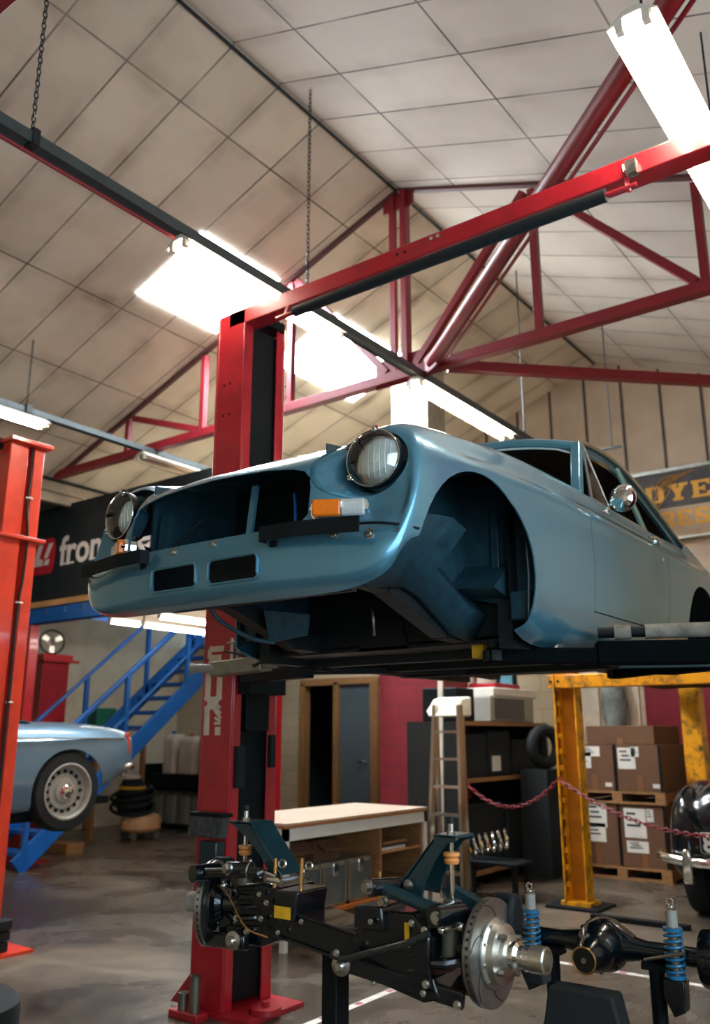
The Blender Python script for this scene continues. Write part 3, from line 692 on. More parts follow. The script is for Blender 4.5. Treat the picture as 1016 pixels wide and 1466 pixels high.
for s in (-1, 1):
    g = [H(s * p.x, p.y, p.z) for p in gut]
    # cant rail under the gutter
    mb = MB()
    for a, b in zip(g[:-1], g[1:]): mb.bar(a + V((-s * .012, 0, -.022)), b + V((-s * .012, 0, -.022)), .022, .05)
    mb.build('cant_rail', M['paint'], car)
    MB().tube([p + V((s * .010, 0, .004)) for p in g], .012, 8).build('rain_gutter', M['alu'], car)
    # A pillar, B pillar, rear quarter
    MB().bar(H(s * .655, 3.70, 2.47), H(s * .612, 3.835, 2.775), .045, .05, up=(s, 0, 0)).build('front_pillar', M['paint'], car, bevel=.008)
    MB().bar(H(s * .668, 4.60, 2.46), H(s * .600, 4.42, 2.80), .018, .058, up=(0, 1, 0), w1=.018, h1=.05).build('door_pillar', mat('pillar_green_blue', (108, 152, 150), .4, .3, .02, 4, coat=.8) if s > 0 else M['paint'], car, bevel=.004)
    mb = MB(); mb.prism([H(s * .655, y, z) for y, z in [(5.30, 2.47), (5.42, 2.535), (5.95, 2.42), (5.95, 2.40), (5.75, 2.45)]], (-s * .015, 0, 0)); mb.build('rear_quarter', M['paint'], car)
    # quarter light: chrome frame and pane
    A, B, C_ = H(s * .640, 3.84, 2.765), H(s * .672, 4.06, 2.478), H(s * .690, 3.78, 2.478)
    q = MB().tube([A, B, C_], .008, 8, closed=True).build('quarter_light', M['chrome'], car)
    MB().prism([A, B, C_], (s * .002, 0, 0)).build('pane', M['glass'], q)
    MB().tube([H(s * .672, 3.80, 2.481), H(s * .676, 4.60, 2.476)], .006, 6).tube([H(s * .66, 4.60, 2.476), H(s * .645, 5.36, 2.486)], .006, 6).build('waist_strip', M['chrome'], car)
# windscreen surround with pale sealant along the inside of the opening
hd = [H(.60 * u, 3.825 - .045 * (1 - u * u), 2.762 + .075 * (1 - abs(u) ** 2.4)) for u in [-1 + k / 8 for k in range(17)]]
MB().tube(hd, .026, 10).build('windscreen_header', M['paint'], car)
base = [H(.615 * u, 3.505 + .19 * u * u, 2.535 - .03 * u * u) for u in [-1 + k / 8 for k in range(17)]]
MB().tube(hd[1:-1] and [p + V((0, -.012, -.026)) for p in hd[1:-1]] + [H(.60, 3.80, 2.72), H(.628, 3.725, 2.535)] , .005, 6).build('sealant_bead', mat('pale_sealant', (176, 186, 180), .6), car)
MB().tube(base, .012, 8).build('windscreen_base', M['paint'], car)
# door mirror
mr = MB().tube(spline([H(.748, 3.80, 2.405), H(.765, 3.80, 2.43), H(.80, 3.80, 2.445), H(.83, 3.80, 2.455)], 4), .007, 8).lathe([(.022, 0), (.018, .008), (0, .012)], H(.745, 3.80, 2.402), (.6, 0, .8), 16).build('door_mirror', M['chrome'], car)
MB().lathe([(0, -.036), (.02, -.034), (.044, -.026), (.061, -.010), (.066, .002), (.064, .010), (.060, .012), (0, .012)], H(.832, 3.80, 2.458), (.1, 1, 0), 32).build('mirror_head', M['chrome'], mr)

# headlamps, bowls, indicators
for s in (-1, 1):
    c = H(s * .622, 2.108, 2.250); ax = V((s * .10, -1, .02)).normalized()
    # bowl set into the wing: body paint, with the shade in its deep part coloured black
    front = [p for r in half for p in r[:40]]
    def nose_y(h, z): 
        h = abs(h); return min(front, key=lambda p: (p.x - h) ** 2 + (p.z - z) ** 2).y
    mb = MB(); R_ = []; nA = 48
    for k in range(8):
        t = k / 7; r = []
        for j in range(nA + 1):
            a = 2 * PI * j / nA
            h0, z0 = s * .575 + .157 * math.cos(a), 2.240 + .120 * math.sin(a)
            h1, z1 = s * .615 + .098 * math.cos(a), 2.250 + .096 * math.sin(a)
            e = t ** .8
            y0 = nose_y(h0, z0) + .002; y1 = 2.185
            r.append(H(h0 + (h1 - h0) * e, y0 + (y1 - y0) * t ** 1.3, z0 + (z1 - z0) * e))
        R_.append(r)
    mb.grid(R_)
    for f in mb.bm.faces:
        cc = f.calc_center_median()
        if cc.y > 2.150: f.material_index = 1
    o = mb.build('lamp_bowl', [M['paint'], M['matblack']], car, smooth=60); m = o.modifiers.new('s', 'SOLIDIFY'); m.thickness = .004; m.offset = 0
    hl = MB().lathe([(.075, .058), (.097, .03), (.0985, .004), (.094, .0), (.0915, .004)], c, -ax, 40).build('headlamp', M['matblack'], car)
    refl = MB(); refl.lathe([(0, .055), (.03, .05), (.062, .034), (.090, .002)], c, -ax, 40)
    refl.build('reflector', M['lampglass'], hl)
    mb = MB(); _, u, w_ = frame(ax)
    mb.lathe([(0, .006), (.020, .004), (.020, -.004), (0, -.010)], c + ax * .0, ax, 20)
    for k in range(8):
        a = -.07 + k * .02; q = math.sqrt(max(.0001, .08 ** 2 - a * a))
        mb.tube([c + u * a - w_ * q * .92 + ax * .004, c + u * a + ax * .010, c + u * a + w_ * q * .92 + ax * .004], .0022, 5)
    mb.build('lens_flutes', M['lampglass'], hl)
    mb = MB(); mb.lathe([(0, .036), (.03, .034), (.055, .028), (.078, .016), (.093, 0), (.093, -.004), (.078, .011), (.055, .023), (.03, .029), (0, .031)], c, ax, 40)
    mb.build('lens', M['glass'], hl)
    MB().torus(c + ax * .0, ax, .0945, .0025, 44, 8).build('lamp_rim', M['chrome'], hl)
    for a in (35, 265):
        mb = MB(); d = u * math.cos(math.radians(a)) + w_ * math.sin(math.radians(a))
        mb.obox(c + d * .097, (.014, .014, .018)); mb.cyl(c + d * .097, c + d * .097 + ax * .018, .004, seg=8)
        mb.build('adjuster_screw', M['chrome'], hl)
    # indicator / side lamp unit, following the curve of the nose
    pA, pB = V((.450, nose_y(.450, 2.085), 0)), V((.600, nose_y(.60, 2.085) + .012, 0))
    uu = (pB - pA).normalized(); nn = V((uu.y, -uu.x, 0))
    def iq(t, d, z):
        p = pA + uu * t + nn * d
        return H(s * p.x, p.y, z)
    def iprism(a, b, z0, z1, r, d0, d1): 
        P = rrect(a, b, z0, z1, r); mb = MB()
        mb.prism([iq(t, d0, z) for t, z in P], iq(0, d1, 0) - iq(0, d0, 0)); return mb
    ind = iprism(-.005, .178, 2.052, 2.118, .02, -.03, .012).build('indicator', M['chrome'], car)
    iprism(.002, .092, 2.058, 2.113, .008, .012, .038).build('amber_lens', M['amber'], ind, bevel=.006)
    iprism(.092, .168, 2.058, 2.113, .008, .012, .038).build('clear_lens', M['clearlens'], ind, bevel=.006)
    for t in (0, .172): MB().cyl(iq(t, .010, 2.085), iq(t, .026, 2.085), .007, seg=10).build('lens_screw', M['chrome'], ind)
# bumper irons
for s in (-1, 1):
    mb = MB(); P = [H(s * .285, 1.990, 2.018), H(s * .29, 1.955, 2.018), H(s * .42, 1.955, 2.016), H(s * .66, 1.985, 2.006)]
    for a, b in zip(P, P[1:]): mb.bar(a, b, .008, .048)
    mb.bar(P[0] + V((s * .03, .035, -.028)), P[0] + V((s * .03, .0, -.028)), .03, .02)
    mb.build('bumper_iron', M['matblack'], car)
# fixing bolts along the valance
for h, z in ((-.33, 2.02), (-.16, 2.022), (.04, 2.024), (.535, 1.995), (.655, 1.985), (.10, 1.935 - .09)):
    y = 1.998 if abs(h) < .45 else (2.028 if h < .6 else 2.046)
    if z < 1.9: continue
    MB().lathe([(.017, 0), (.017, -.003), (.010, -.004), (.010, -.010), (.006, -.012), (0, -.012)], H(h, y, z), (0, 1, 0), 16).build('valance_bolt', M['steel'], car)
# rims round the two air slots
for s in (-1, 1):
    MB().tube([H(s * h, 1.984 + (.006 if z < 1.9 else 0), z) for h, z in rrect(.03, .255, 1.885, 1.968, .018)], .0055, 6, closed=True).build('slot_lip', M['paint'], car)
# engine bay, inner wings, bulkhead, chassis, floor
for s in (-1, 1):
    mb = MB()
    P = [(2.12, 2.34), (2.12, 1.90), (2.34, 1.885), (2.46, 1.905), (2.56, 1.915), (2.66, 1.89), (2.78, 1.83), (2.90, 1.775), (3.06, 1.755), (3.06, 2.40), (2.6, 2.40)]
    mb.prism([H(s * .43, y, z) for y, z in P], (-s * .006, 0, 0)); 
    iw = mb.build('inner_wing', M['paintin'], car)
    # flared lower skirt of the inner wing
    mb = MB()
    a = [(2.20, 1.905), (2.34, 1.885), (2.46, 1.905), (2.56, 1.915), (2.66, 1.89), (2.78, 1.83), (2.90, 1.775), (3.04, 1.755)]
    mb.grid([[H(s * .435, y, z) for y, z in a], [H(s * .50, y + .02, min(z + .10, 2.02)) for y, z in a], [H(s * .62, y + .04, min(z + .24, 2.16)) if y < 2.7 else H(s * .435, y + .01, z + .2) for y, z in a]])
    o = mb.build('wing_skirt', M['paintin'], car); m = o.modifiers.new('s', 'SOLIDIFY'); m.thickness = .004
    # footwell front with raised rib and box
    mb = MB(); mb.prism([H(s * h, 3.02, z) for h, z in [(.43, 1.93), (.73, 1.86), (.76, 2.1), (.745, 2.25), (.69, 2.36), (.43, 2.40)]], (0, .012, 0)); mb.build('footwell_panel', M['paintin'], car)
    mb = MB(); mb.prism([H(s * .43, 3.02, 2.06), H(s * .43, 2.88, 1.95), H(s * .43, 2.98, 1.925), H(s * .43, 3.03, 1.925)], (s * .20, .0, -.01)); mb.build('footwell_box', M['paintin'], car)
    MB().bar(H(s * .575, 3.012, 1.93), H(s * .575, 3.012, 2.26), .035, .02, up=(0, 1, 0)).build('footwell_rib', M['paintin'], car, bevel=.004)
    mb = MB(); mb.box(min(XC + s * .655, XC + s * .735), max(XC + s * .655, XC + s * .735), 2.955, 3.02, 1.82, 1.93); mb.build('sill_end_box', M['paintin'], car, bevel=.006)
    MB().tube([H(s * .745, 2.93, 2.2), H(s * .748, 2.935, 1.98), H(s * .735, 2.94, 1.80)], .006, 6).build('wing_flange', M['under'], car)
    # chassis rail
    mb = MB(); P = [H(s * .38, 2.15, 1.95), H(s * .38, 2.5, 1.93), H(s * .38, 2.9, 1.80), H(s * .38, 4.8, 1.765)]
    for a_, b_ in zip(P, P[1:]): mb.bar(a_, b_, .07, .075)
    mb.build('chassis_rail', M['under'], car)
    mb = MB(); mb.prism([H(s * .66, y, z) for y, z in [(2.96, 2.40), (2.96, 1.82), (4.85, 1.82), (4.95, 2.3), (4.6, 2.42)]], (-s * .01, 0, 0)); mb.build('inner_sill', M['matblack'], car)
    mb = MB(); mb.grid([[H(s * h, 5.20 + .40 * math.cos(a), 1.90 + .37 * math.sin(a)) for a in [PI * k / 16 for k in range(17)]] for h in (.45, .765)]); mb.build('rear_wheel_arch', M['matblack'], car)
    MB().prism([H(s * .45, 5.2 + .40 * math.cos(a), 1.90 + .37 * math.sin(a)) for a in [PI * k / 16 for k in range(17)]], (-s * .01, 0, 0)).build('arch_wall', M['matblack'], car)
MB().prism([H(h, 3.06, z) for h, z in [(-.72, 1.78), (.72, 1.78), (.76, 2.1), (.74, 2.33), (.60, 2.46), (-.60, 2.46), (-.74, 2.33), (-.76, 2.1)]], (0, .015, 0)).build('bulkhead', M['under'], car)
mb = MB(); mb.box(XC - .70, XC + .70, 3.05, 4.85, 1.752, 1.765); mb.box(XC - .55, XC + .55, 4.85, 5.9, 1.86, 1.875); mb.prism([H(-.13, 3.05, 1.75), H(.13, 3.05, 1.75), H(.09, 3.05, 1.90), H(-.09, 3.05, 1.90)], (0, 1.8, 0))
mb.build('floor_pan', M['under'], car)
mb = MB(); 
for yy in (3.3, 3.75, 4.2): mb.box(XC - .66, XC + .66, yy - .03, yy + .03, 1.715, 1.755)
mb.build('cross_member', M['under'], car)
MB().box(XC - .44, XC + .44, 2.12, 2.18, 1.90, 2.03).box(XC - .44, XC + .44, 2.24, 2.27, 1.86, 1.92).build('front_panel', M['under'], car)
MB().box(XC - .42, XC + .42, 2.56, 2.57, 1.93, 2.40).build('radiator_diaphragm', M['under'], car)
MB().bar(H(.10, 2.10, 2.03), H(.10, 2.13, 2.25), .026, .012).build('bonnet_stay_post', M['paint'], car)
MB().tube(spline([H(.22, 2.20, 2.22), H(.235, 2.19, 2.14), H(.23, 2.19, 2.07), H(.19, 2.19, 2.045)], 5), .006, 6).build('wiring_loop', M['bluesteel'], car)
MB().tube([H(-.30, 2.10, 2.06), H(-.18, 2.15, 2.18)], .006, 6).tube([H(-.335, 2.09, 2.05), H(-.30, 2.10, 2.06)], .008, 6).build('bonnet_cable', M['matblack'], car)
MB().bar(H(-.36, 2.12, 2.04), H(-.37, 2.14, 2.22), .05, .02).build('side_bracket', M['paintin'], car)
MB().box(XC - .62, XC + .62, 3.56, 3.62, 2.28, 2.43).build('dashboard', M['matblack'], car)
MB().box(XC - .62, XC + .62, 5.0, 5.9, 2.20, 2.22).build('load_floor', M['matblack'], car)
# far lower brackets that show below the valance
mb = MB(); mb.prism([H(-.30, 2.62, 1.90), H(-.14, 2.72, 1.88), H(-.17, 2.74, 1.80), H(-.30, 2.66, 1.77)], (0, .012, 0)); mb.build('engine_mount_plate', M['paintin'], car)
MB().tube(spline([H(-.30, 2.3, 1.90), H(-.29, 2.36, 1.83), H(-.26, 2.5, 1.775), H(-.22, 2.6, 1.76)], 5), .009, 8).build('brake_pipe', M['paintin'], car)
MB().tube(spline([H(.05, 2.9, 1.93), H(.06, 2.9, 1.86), H(.05, 2.92, 1.80)], 5), .008, 6).build('wiring_tail', M['steel'], car)
MB().box(XC + .405, XC + .455, 3.10, 3.15, 1.70, 1.755).build('jacking_point', M['yellowtag'], car)
# ------------------------------------------------------------------ red two-post lift
lift = thing('two_post_lift', 'red two-post car lift with overhead bar carrying the blue grey coupe', 'car lift', (XC, 3.58, 0))
def lift_post(s, det):
    # s=-1: far post (open towards +X); s=+1: near post out of frame
    def X(a): return a if s < 0 else 2 * XC - a + .14
    def bx(mb, x0, x1, y0, y1, z0, z1):
        a, b = X(x0), X(x1); return mb.box(min(a, b), max(a, b), y0, y1, z0, z1)
    mb = MB()
    bx(mb, -3.70, -3.68, 3.50, 3.88, .02, 3.98); bx(mb, -3.68, -3.46, 3.50, 3.515, .02, 3.98); bx(mb, -3.68, -3.46, 3.865, 3.88, .02, 3.98)
    bx(mb, -3.475, -3.46, 3.515, 3.58, .02, 3.98); bx(mb, -3.475, -3.46, 3.80, 3.865, .02, 3.98)
    p = mb.build('post', M['red'], lift, bevel=.006)
    mb = MB(); bx(mb, -3.66, -3.49, 3.52, 3.86, .05, 3.90); mb.build('channel_liner', M['matblack'], p)
    mb = MB(); bx(mb, -3.72, -3.26, 3.48, 3.92, 0, .022); mb.build('base_plate', M['red'], p)
    mb = MB(); mb.prism([(X(-3.70), 3.51, .02), (X(-3.85), 3.51, .02), (X(-3.70), 3.51, .18)], (0, .015, 0)); mb.build('base_gusset', M['red'], p)
    mb = MB(); bx(mb, -3.655, -3.44, 3.60, 3.79, 1.42, 2.02); bx(mb, -3.46, -3.36, 3.54, 3.84, 1.62, 1.80); mb.build('carriage', M['matblack'], p, bevel=.006)
    return p
lp = lift_post(-1, True); rp = lift_post(1, False)
for x in (-3.62, -3.57):
    for z in (3.50, 3.30): MB().cyl((x, 3.502, z), (x, 3.496, z), .008, seg=10).build('bolt', M['matblack'], lp)
MB().box(-3.60, -3.44, 3.53, 3.85, 3.94, 4.0).build('pulley_cover', M['matblack'], lp)
# overhead bar, foam trip bar, brackets
MB().box(-3.60, 2 * XC + 3.74, 3.50, 3.615, 3.88, 3.985).build('crossbar', M['red'], lift, bevel=.006)
for x in (-2.10, -2.06): MB().cyl((x, 3.502, 3.955), (x, 3.492, 3.955), .011, seg=12).build('crossbar_bolt', M['chrome'], lift)
for x in (-2.32, -2.27): MB().cyl((x, 3.502, 3.94), (x, 3.494, 3.94), .007, seg=10).build('bolt', M['matblack'], lift)
f = MB().tube([(-3.02, 3.46, 3.80), (-1.14, 3.46, 3.80)], .032, 16).build('foam_trip_bar', M['rubber'], lift)
MB().tube([(-3.16, 3.46, 3.80), (-1.00, 3.46, 3.80)], .011, 10).build('rod', M['red'], f)
MB().bar((-3.11, 3.47, 3.80), (-3.11, 3.505, 3.90), .02, .006).build('bracket', M['red'], lift)
MB().bar((-1.04, 3.47, 3.78), (-1.06, 3.50, 3.95), .022, .006).build('bracket', M['red'], lift)
MB().obox((-1.02, 3.475, 3.90), (.05, .04, .07)).build('limit_switch', M['steel'], lift)
# far arms
mb = MB(); mb.bar((-3.36, 3.27, 1.735), (-2.98, 3.25, 1.75), .09, .075); mb.bar((-2.98, 3.25, 1.75), (-2.78, 3.26, 1.755), .06, .05); mb.build('lift_arm', M['galv'], lift, bevel=.006)
MB().tube([(-3.46, 3.205, 1.742), (-3.30, 3.255, 1.742)], .022, 14).tube([(-3.475, 3.20, 1.742), (-3.455, 3.206, 1.742)], .026, 14).build('arm_pad_roller', M['machine'], lift)
MB().tube([(-3.30, 3.255, 1.742), (-3.26, 3.265, 1.742)], .027, 14).build('roller_collar', M['rubber'], lift)
mb = MB(); mb.tube([(-3.36, 3.35, 1.88), (-3.26, 3.34, 1.885), (-3.02, 3.28, 1.795)], .006, 6).tube([(-3.26, 3.34, 1.885), (-3.265, 3.33, 1.775)], .009, 8).prism([(-3.06, 3.23, 1.80), (-2.90, 3.23, 1.79), (-2.93, 3.27, 1.815), (-3.04, 3.27, 1.83)], (0, .05, 0)); mb.build('arm_guard', M['galv'], lift)
MB().tube([(-3.38, 3.35, 1.84), (-3.16, 3.30, 1.80), (-3.02, 3.20, 1.735), (-2.95, 3.20, 1.76)], .007, 6).build('arm_cable', M['rubber'], lift)
mb = MB(); mb.bar((-3.40, 3.55, 1.71), (-2.86, 3.43, 1.712), .09, .06); mb.bar((-2.90, 3.40, 1.715), (-2.30, 4.06, 1.735), .06, .035); mb.build('lift_arm', M['matblack'], lift, bevel=.005)
for x, y in ((-2.66, 3.31), (-2.34, 4.0)):
    MB().cyl((x, y, 1.70), (x, y, 1.73), .04).cyl((x, y, 1.72), (x, y, 1.765), .022).build('lift_pad', M['rubber'], lift)
MB().bar((-2.90, 3.26, 1.745), (-2.62, 3.31, 1.715), .06, .04).build('arm_extension', M['matblack'], lift)
# near arms
mb = MB(); mb.bar((-.80, 3.62, 1.715), (-1.30, 3.36, 1.715), .12, .09); mb.bar((-1.28, 3.37, 1.705), (-1.62, 3.04, 1.70), .08, .06); mb.build('lift_arm', M['dullblack'], lift, bevel=.006)
mb = MB(); mb.bar((-.80, 3.72, 1.705), (-1.25, 4.05, 1.705), .10, .08); mb.bar((-1.22, 4.03, 1.70), (-1.60, 4.35, 1.70), .07, .05); mb.build('lift_arm', M['dullblack'], lift, bevel=.006)
mb = MB(); mb.tube([(-.86, 3.555, 1.80), (-1.13, 3.455, 1.80)], .030, 14); mb.tube([(-1.18, 3.435, 1.80), (-1.24, 3.412, 1.80)], .030, 14); mb.build('arm_foam_sleeve', mat('grey_foam', (112, 104, 92), .85, 0, .3, 10, dirt=(30, 30, 28), dirt_amt=.7, dirt_scale=14), lift)
MB().tube([(-.80, 3.575, 1.80), (-1.30, 3.39, 1.80)], .022, 12).build('arm_guard_rod', M['matblack'], lift)
MB().tube([(-.80, 3.52, 1.655), (-1.2, 3.33, 1.655)], .005, 8).build('air_hose', M['greenblk'], lift)
for x, y in ((-1.60, 3.06), (-1.58, 4.33)):
    MB().cyl((x, y, 1.68), (x, y, 1.72), .045).cyl((x, y, 1.71), (x, y, 1.757), .025).build('lift_pad', M['rubber'], lift)
# painted letters on the post
SC_ = [0]
def strip(mb, P, wd, y=3.4985):
    # thick rounded strokes in the X-Z plane
    for a, b in zip(P, P[1:]):
        SC_[0] = (SC_[0] + 1) % 7; y = 3.4985 - .00025 * SC_[0]
        a2, b2 = V((a[0], y, a[1])), V((b[0], y, b[1])); d = (b2 - a2).normalized() * wd * .5
        mb.bar(a2 - d * .9, b2 + d * .9, .004, wd, up=(d.z, 0, -d.x))
def letter(pl, name):
    mb = MB()
    for P, wd in pl: strip(mb, P, wd)
    return mb.build(name, M['decal'], lp)
x0 = -3.665
letter([([(x0 + .115, 1.875), (x0 + .03, 1.875), (x0 + .018, 1.862), (x0 + .018, 1.838), (x0 + .03, 1.827), (x0 + .10, 1.827)], .030), ([(x0 + .03, 1.80), (x0 + .10, 1.80), (x0 + .112, 1.79), (x0 + .112, 1.755)], .034), ([(x0 + .02, 1.792), (x0 + .07, 1.792)], .03)], 'painted_letter')
letter([([(x0 + .015, 1.725), (x0 + .015, 1.605), (x0 + .035, 1.588), (x0 + .085, 1.588), (x0 + .105, 1.605), (x0 + .105, 1.725)], .040)], 'painted_letter')
letter([([(x0 + .015, 1.415), (x0 + .015, 1.54), (x0 + .035, 1.558), (x0 + .06, 1.558)], .038), ([(x0 + .105, 1.415), (x0 + .105, 1.425)], .038), ([(x0 + .085, 1.462), (x0 + .115, 1.462)], .016), ([(x0 + .085, 1.49), (x0 + .118, 1.475)], .014), ([(x0 + .072, 1.535), (x0 + .118, 1.495)], .016), ([(x0 + .07, 1.56), (x0 + .118, 1.52)], .016), ([(x0 + .09, 1.564), (x0 + .115, 1.55)], .014)], 'painted_letter')
MB().box(-3.475, -3.462, 3.488, 3.50, 1.75, 1.93).build('guard_edge', M['lamp'], lp)
MB().box(-3.60, -3.47, 3.43, 3.499, .66, .85).build('control_box', M['greenblk'], lp, bevel=.006)
MB().box(-3.459, -3.43, 3.53, 3.59, 1.12, 1.34).build('cable_guard', M['rubber'], lp)
MB().box(-3.459, -3.43, 3.80, 3.84, 1.22, 1.40).build('cable_guard', M['rubber'], lp)
mb = MB(); mb.cyl((-3.30, 3.66, .022), (-3.30, 3.66, .05), .08).cyl((-3.30, 3.66, .05), (-3.30, 3.66, .075), .02, seg=6); mb.build('anchor_foot', M['red'], lp)
# bristle pad hung from the post
bh = thing('broom_head', 'worn dark brush head hung on the front of the central red post', 'brush', (-3.53, 3.45, .86))
mb = MB()
for i in range(46):
    x = -3.662 + i * .0052; mb.bar((x, 3.455, .985), (x + random.uniform(-.005, .004) - .008, 3.44, .868 + random.uniform(0, .010)), 0.0048, .06, up=(0, 1, 0))
mb.build('bristles', mat('dark_bristle', (62, 62, 58), .9, 0, .3, 30), bh)
MB().box(-3.668, -3.42, 3.42, 3.498, .975, .995).build('stock', M['matblack'], bh)
# spare arm extension tubes stored at the foot of the post
rk = thing('tube_rack', 'red tray at the foot of the central post holding two steel tubes', 'rack', (-3.62, 3.43, 0))
MB().box(-3.71, -3.50, 3.37, 3.449, .0, .035).build('tray', M['red'], rk, bevel=.004)
for x, zt, l in ((-3.56, .205, 'tall steel tube standing at the foot of the central red post'), (-3.645, .115, 'short steel tube standing left of the tall one at the red post foot')):
    o = MB().lathe([(.026, .036), (.026, zt), (.021, zt), (.021, .036), (.026, .036)], (x, 3.41, 0), (0, 0, 1), 20, cap=False).build('steel_tube', mat('dull_steel', (120, 116, 104), .4, .8, .15, 12))
    tag(o, l, 'tube', 'steel tubes by the post')

# ------------------------------------------------------------------ red lift post at the left edge with its crossbar
l2 = thing('lift_post', 'red lift post at the left edge with a hose and a collar plate', 'car lift', (-5.68, 3.45, 0))
mb = MB(); mb.box(-5.79, -5.62, 3.30, 3.45, .02, 3.50).box(-5.79, -5.62, 3.50, 3.585, .02, 3.50).box(-5.79, -5.70, 3.45, 3.50, .02, 3.50)
pp = mb.build('post', M['orange'], l2, bevel=.006)
MB().box(-5.82, -5.57, 3.26, 3.63, 2.775, 2.80).build('collar_plate', M['orange'], pp, bevel=.003)
MB().box(-5.84, -5.56, 3.27, 3.62, 3.50, 3.53).build('top_plate', M['orange'], pp, bevel=.003)
MB().box(-5.83, -5.72, 3.24, 3.30, 3.46, 3.54).build('pulley_bracket', M['matblack'], pp)
MB().tube(spline([(-5.64, 3.485, 3.52), (-5.63, 3.49, 3.3), (-5.615, 3.475, 3.05), (-5.61, 3.50, 2.80), (-5.61, 3.495, 2.5), (-5.605, 3.47, 2.1), (-5.605, 3.47, .2)], 8), .010, 8).build('hose', M['rubber'], l2)
for z in (3.10, 2.32, 1.62): MB().tube([(-5.612, 3.455, z), (-5.60, 3.475, z), (-5.60, 3.495, z), (-5.612, 3.512, z)], .006, 6).build('hose_clip', M['lamp'], l2)
MB().box(-8.4, -5.80, 3.36, 3.52, 3.37, 3.48).build('crossbar', mat('blue_black_bar', (40, 60, 74), .4, 0, .1), l2, bevel=.005)
mb = MB(); mb.box(-5.95, -5.46, 3.1, 3.75, 0, .02); mb.prism([(-5.62, 3.20, .02), (-5.48, 3.20, .02), (-5.62, 3.20, .5)], (0, .02, 0)); mb.build('base_plate', M['orange'], l2)
mb = MB()
for i in range(3): mb.box(-5.60, -5.50 + i * .015 - .03, 3.40, 3.60, .02 + i * .07, .02 + i * .07 + .06)
mb.cyl((-5.565, 3.42, .23), (-5.565, 3.42, .36), .035); mb.build('rubber_block', M['rubber'], l2, bevel=.006)

# ------------------------------------------------------------------ silver blue roadster on a low scissor lift
RC = -6.86
rd = thing('car', 'silver blue open roadster seen from its tail side, raised on a low black lift', 'car', (RC, 3.4, .66))
stn = [(1.28, .40, 1.02, 1.22, .02), (1.34, .60, .95, 1.30, .04), (1.6, .70, .90, 1.36, .08), (2.2, .755, .84, 1.40, .09), (3.0, .765, .82, 1.43, .07), (3.7, .765, .82, 1.44, .055), (4.1, .765, .84, 1.445, .05), (4.5, .76, .90, 1.445, .05), (4.8, .745, 1.0, 1.435, .045), (4.98, .715, 1.08, 1.42, .04), (5.06, .66, 1.13, 1.40, .035), (5.09, .45, 1.16, 1.38, .03), (5.10, .02, 1.18, 1.36, .02)]
net = []
for y, wd, zb, zt, dm in stn:
    hgt = zt - zb
    net.append([(wd * .90, y, zb), (wd * .97, y, zb + .10 * hgt), (wd, y, zb + .42 * hgt), (wd * .985, y, zb + .80 * hgt), (wd * .965, y, zb + .87 * hgt), (wd * .86, y, zt + .01), (wd * .60, y, zt + dm), (wd * .25, y, zt + dm + .01), (0, y, zt + dm + .012)])
dn = dense(net, 5, 4)
rows = [[V((-p.x, p.y, p.z)) for p in r[::-1]] + [p for p in r] for r in []]
cols = list(zip(*dn))
mb = MB()
mb.grid([[V((RC - p.x, p.y, p.z)) for p in c] + [V((RC + p.x, p.y, p.z)) for p in c[::-1][1:]] for c in cols])
sh = temp_obj(mb, .006, 0); me = evaluated(sh); bpy.data.objects.remove(sh)
ops = []
for s in (-1, 1):
    for yc in (4.385, 2.05):
        P = [V((RC + s * .40, yc + .335 * math.cos(2 * PI * k / 36), .975 + .315 * math.sin(2 * PI * k / 36))) for k in range(36)]
        ops.append(('DIFFERENCE', MB().prism(P, (s * .6, 0, 0))))
ops.append(('DIFFERENCE', MB().prism([(RC + h, 2.75, 1.3) for h in ()] or [(RC - .56, 2.75, 1.30), (RC + .56, 2.75, 1.30), (RC + .58, 3.9, 1.30), (RC - .58, 3.9, 1.30)], (0, 0, .5))))
bd = link('body_shell', boolean(me, ops), M['paint2'], rd, smooth=50)
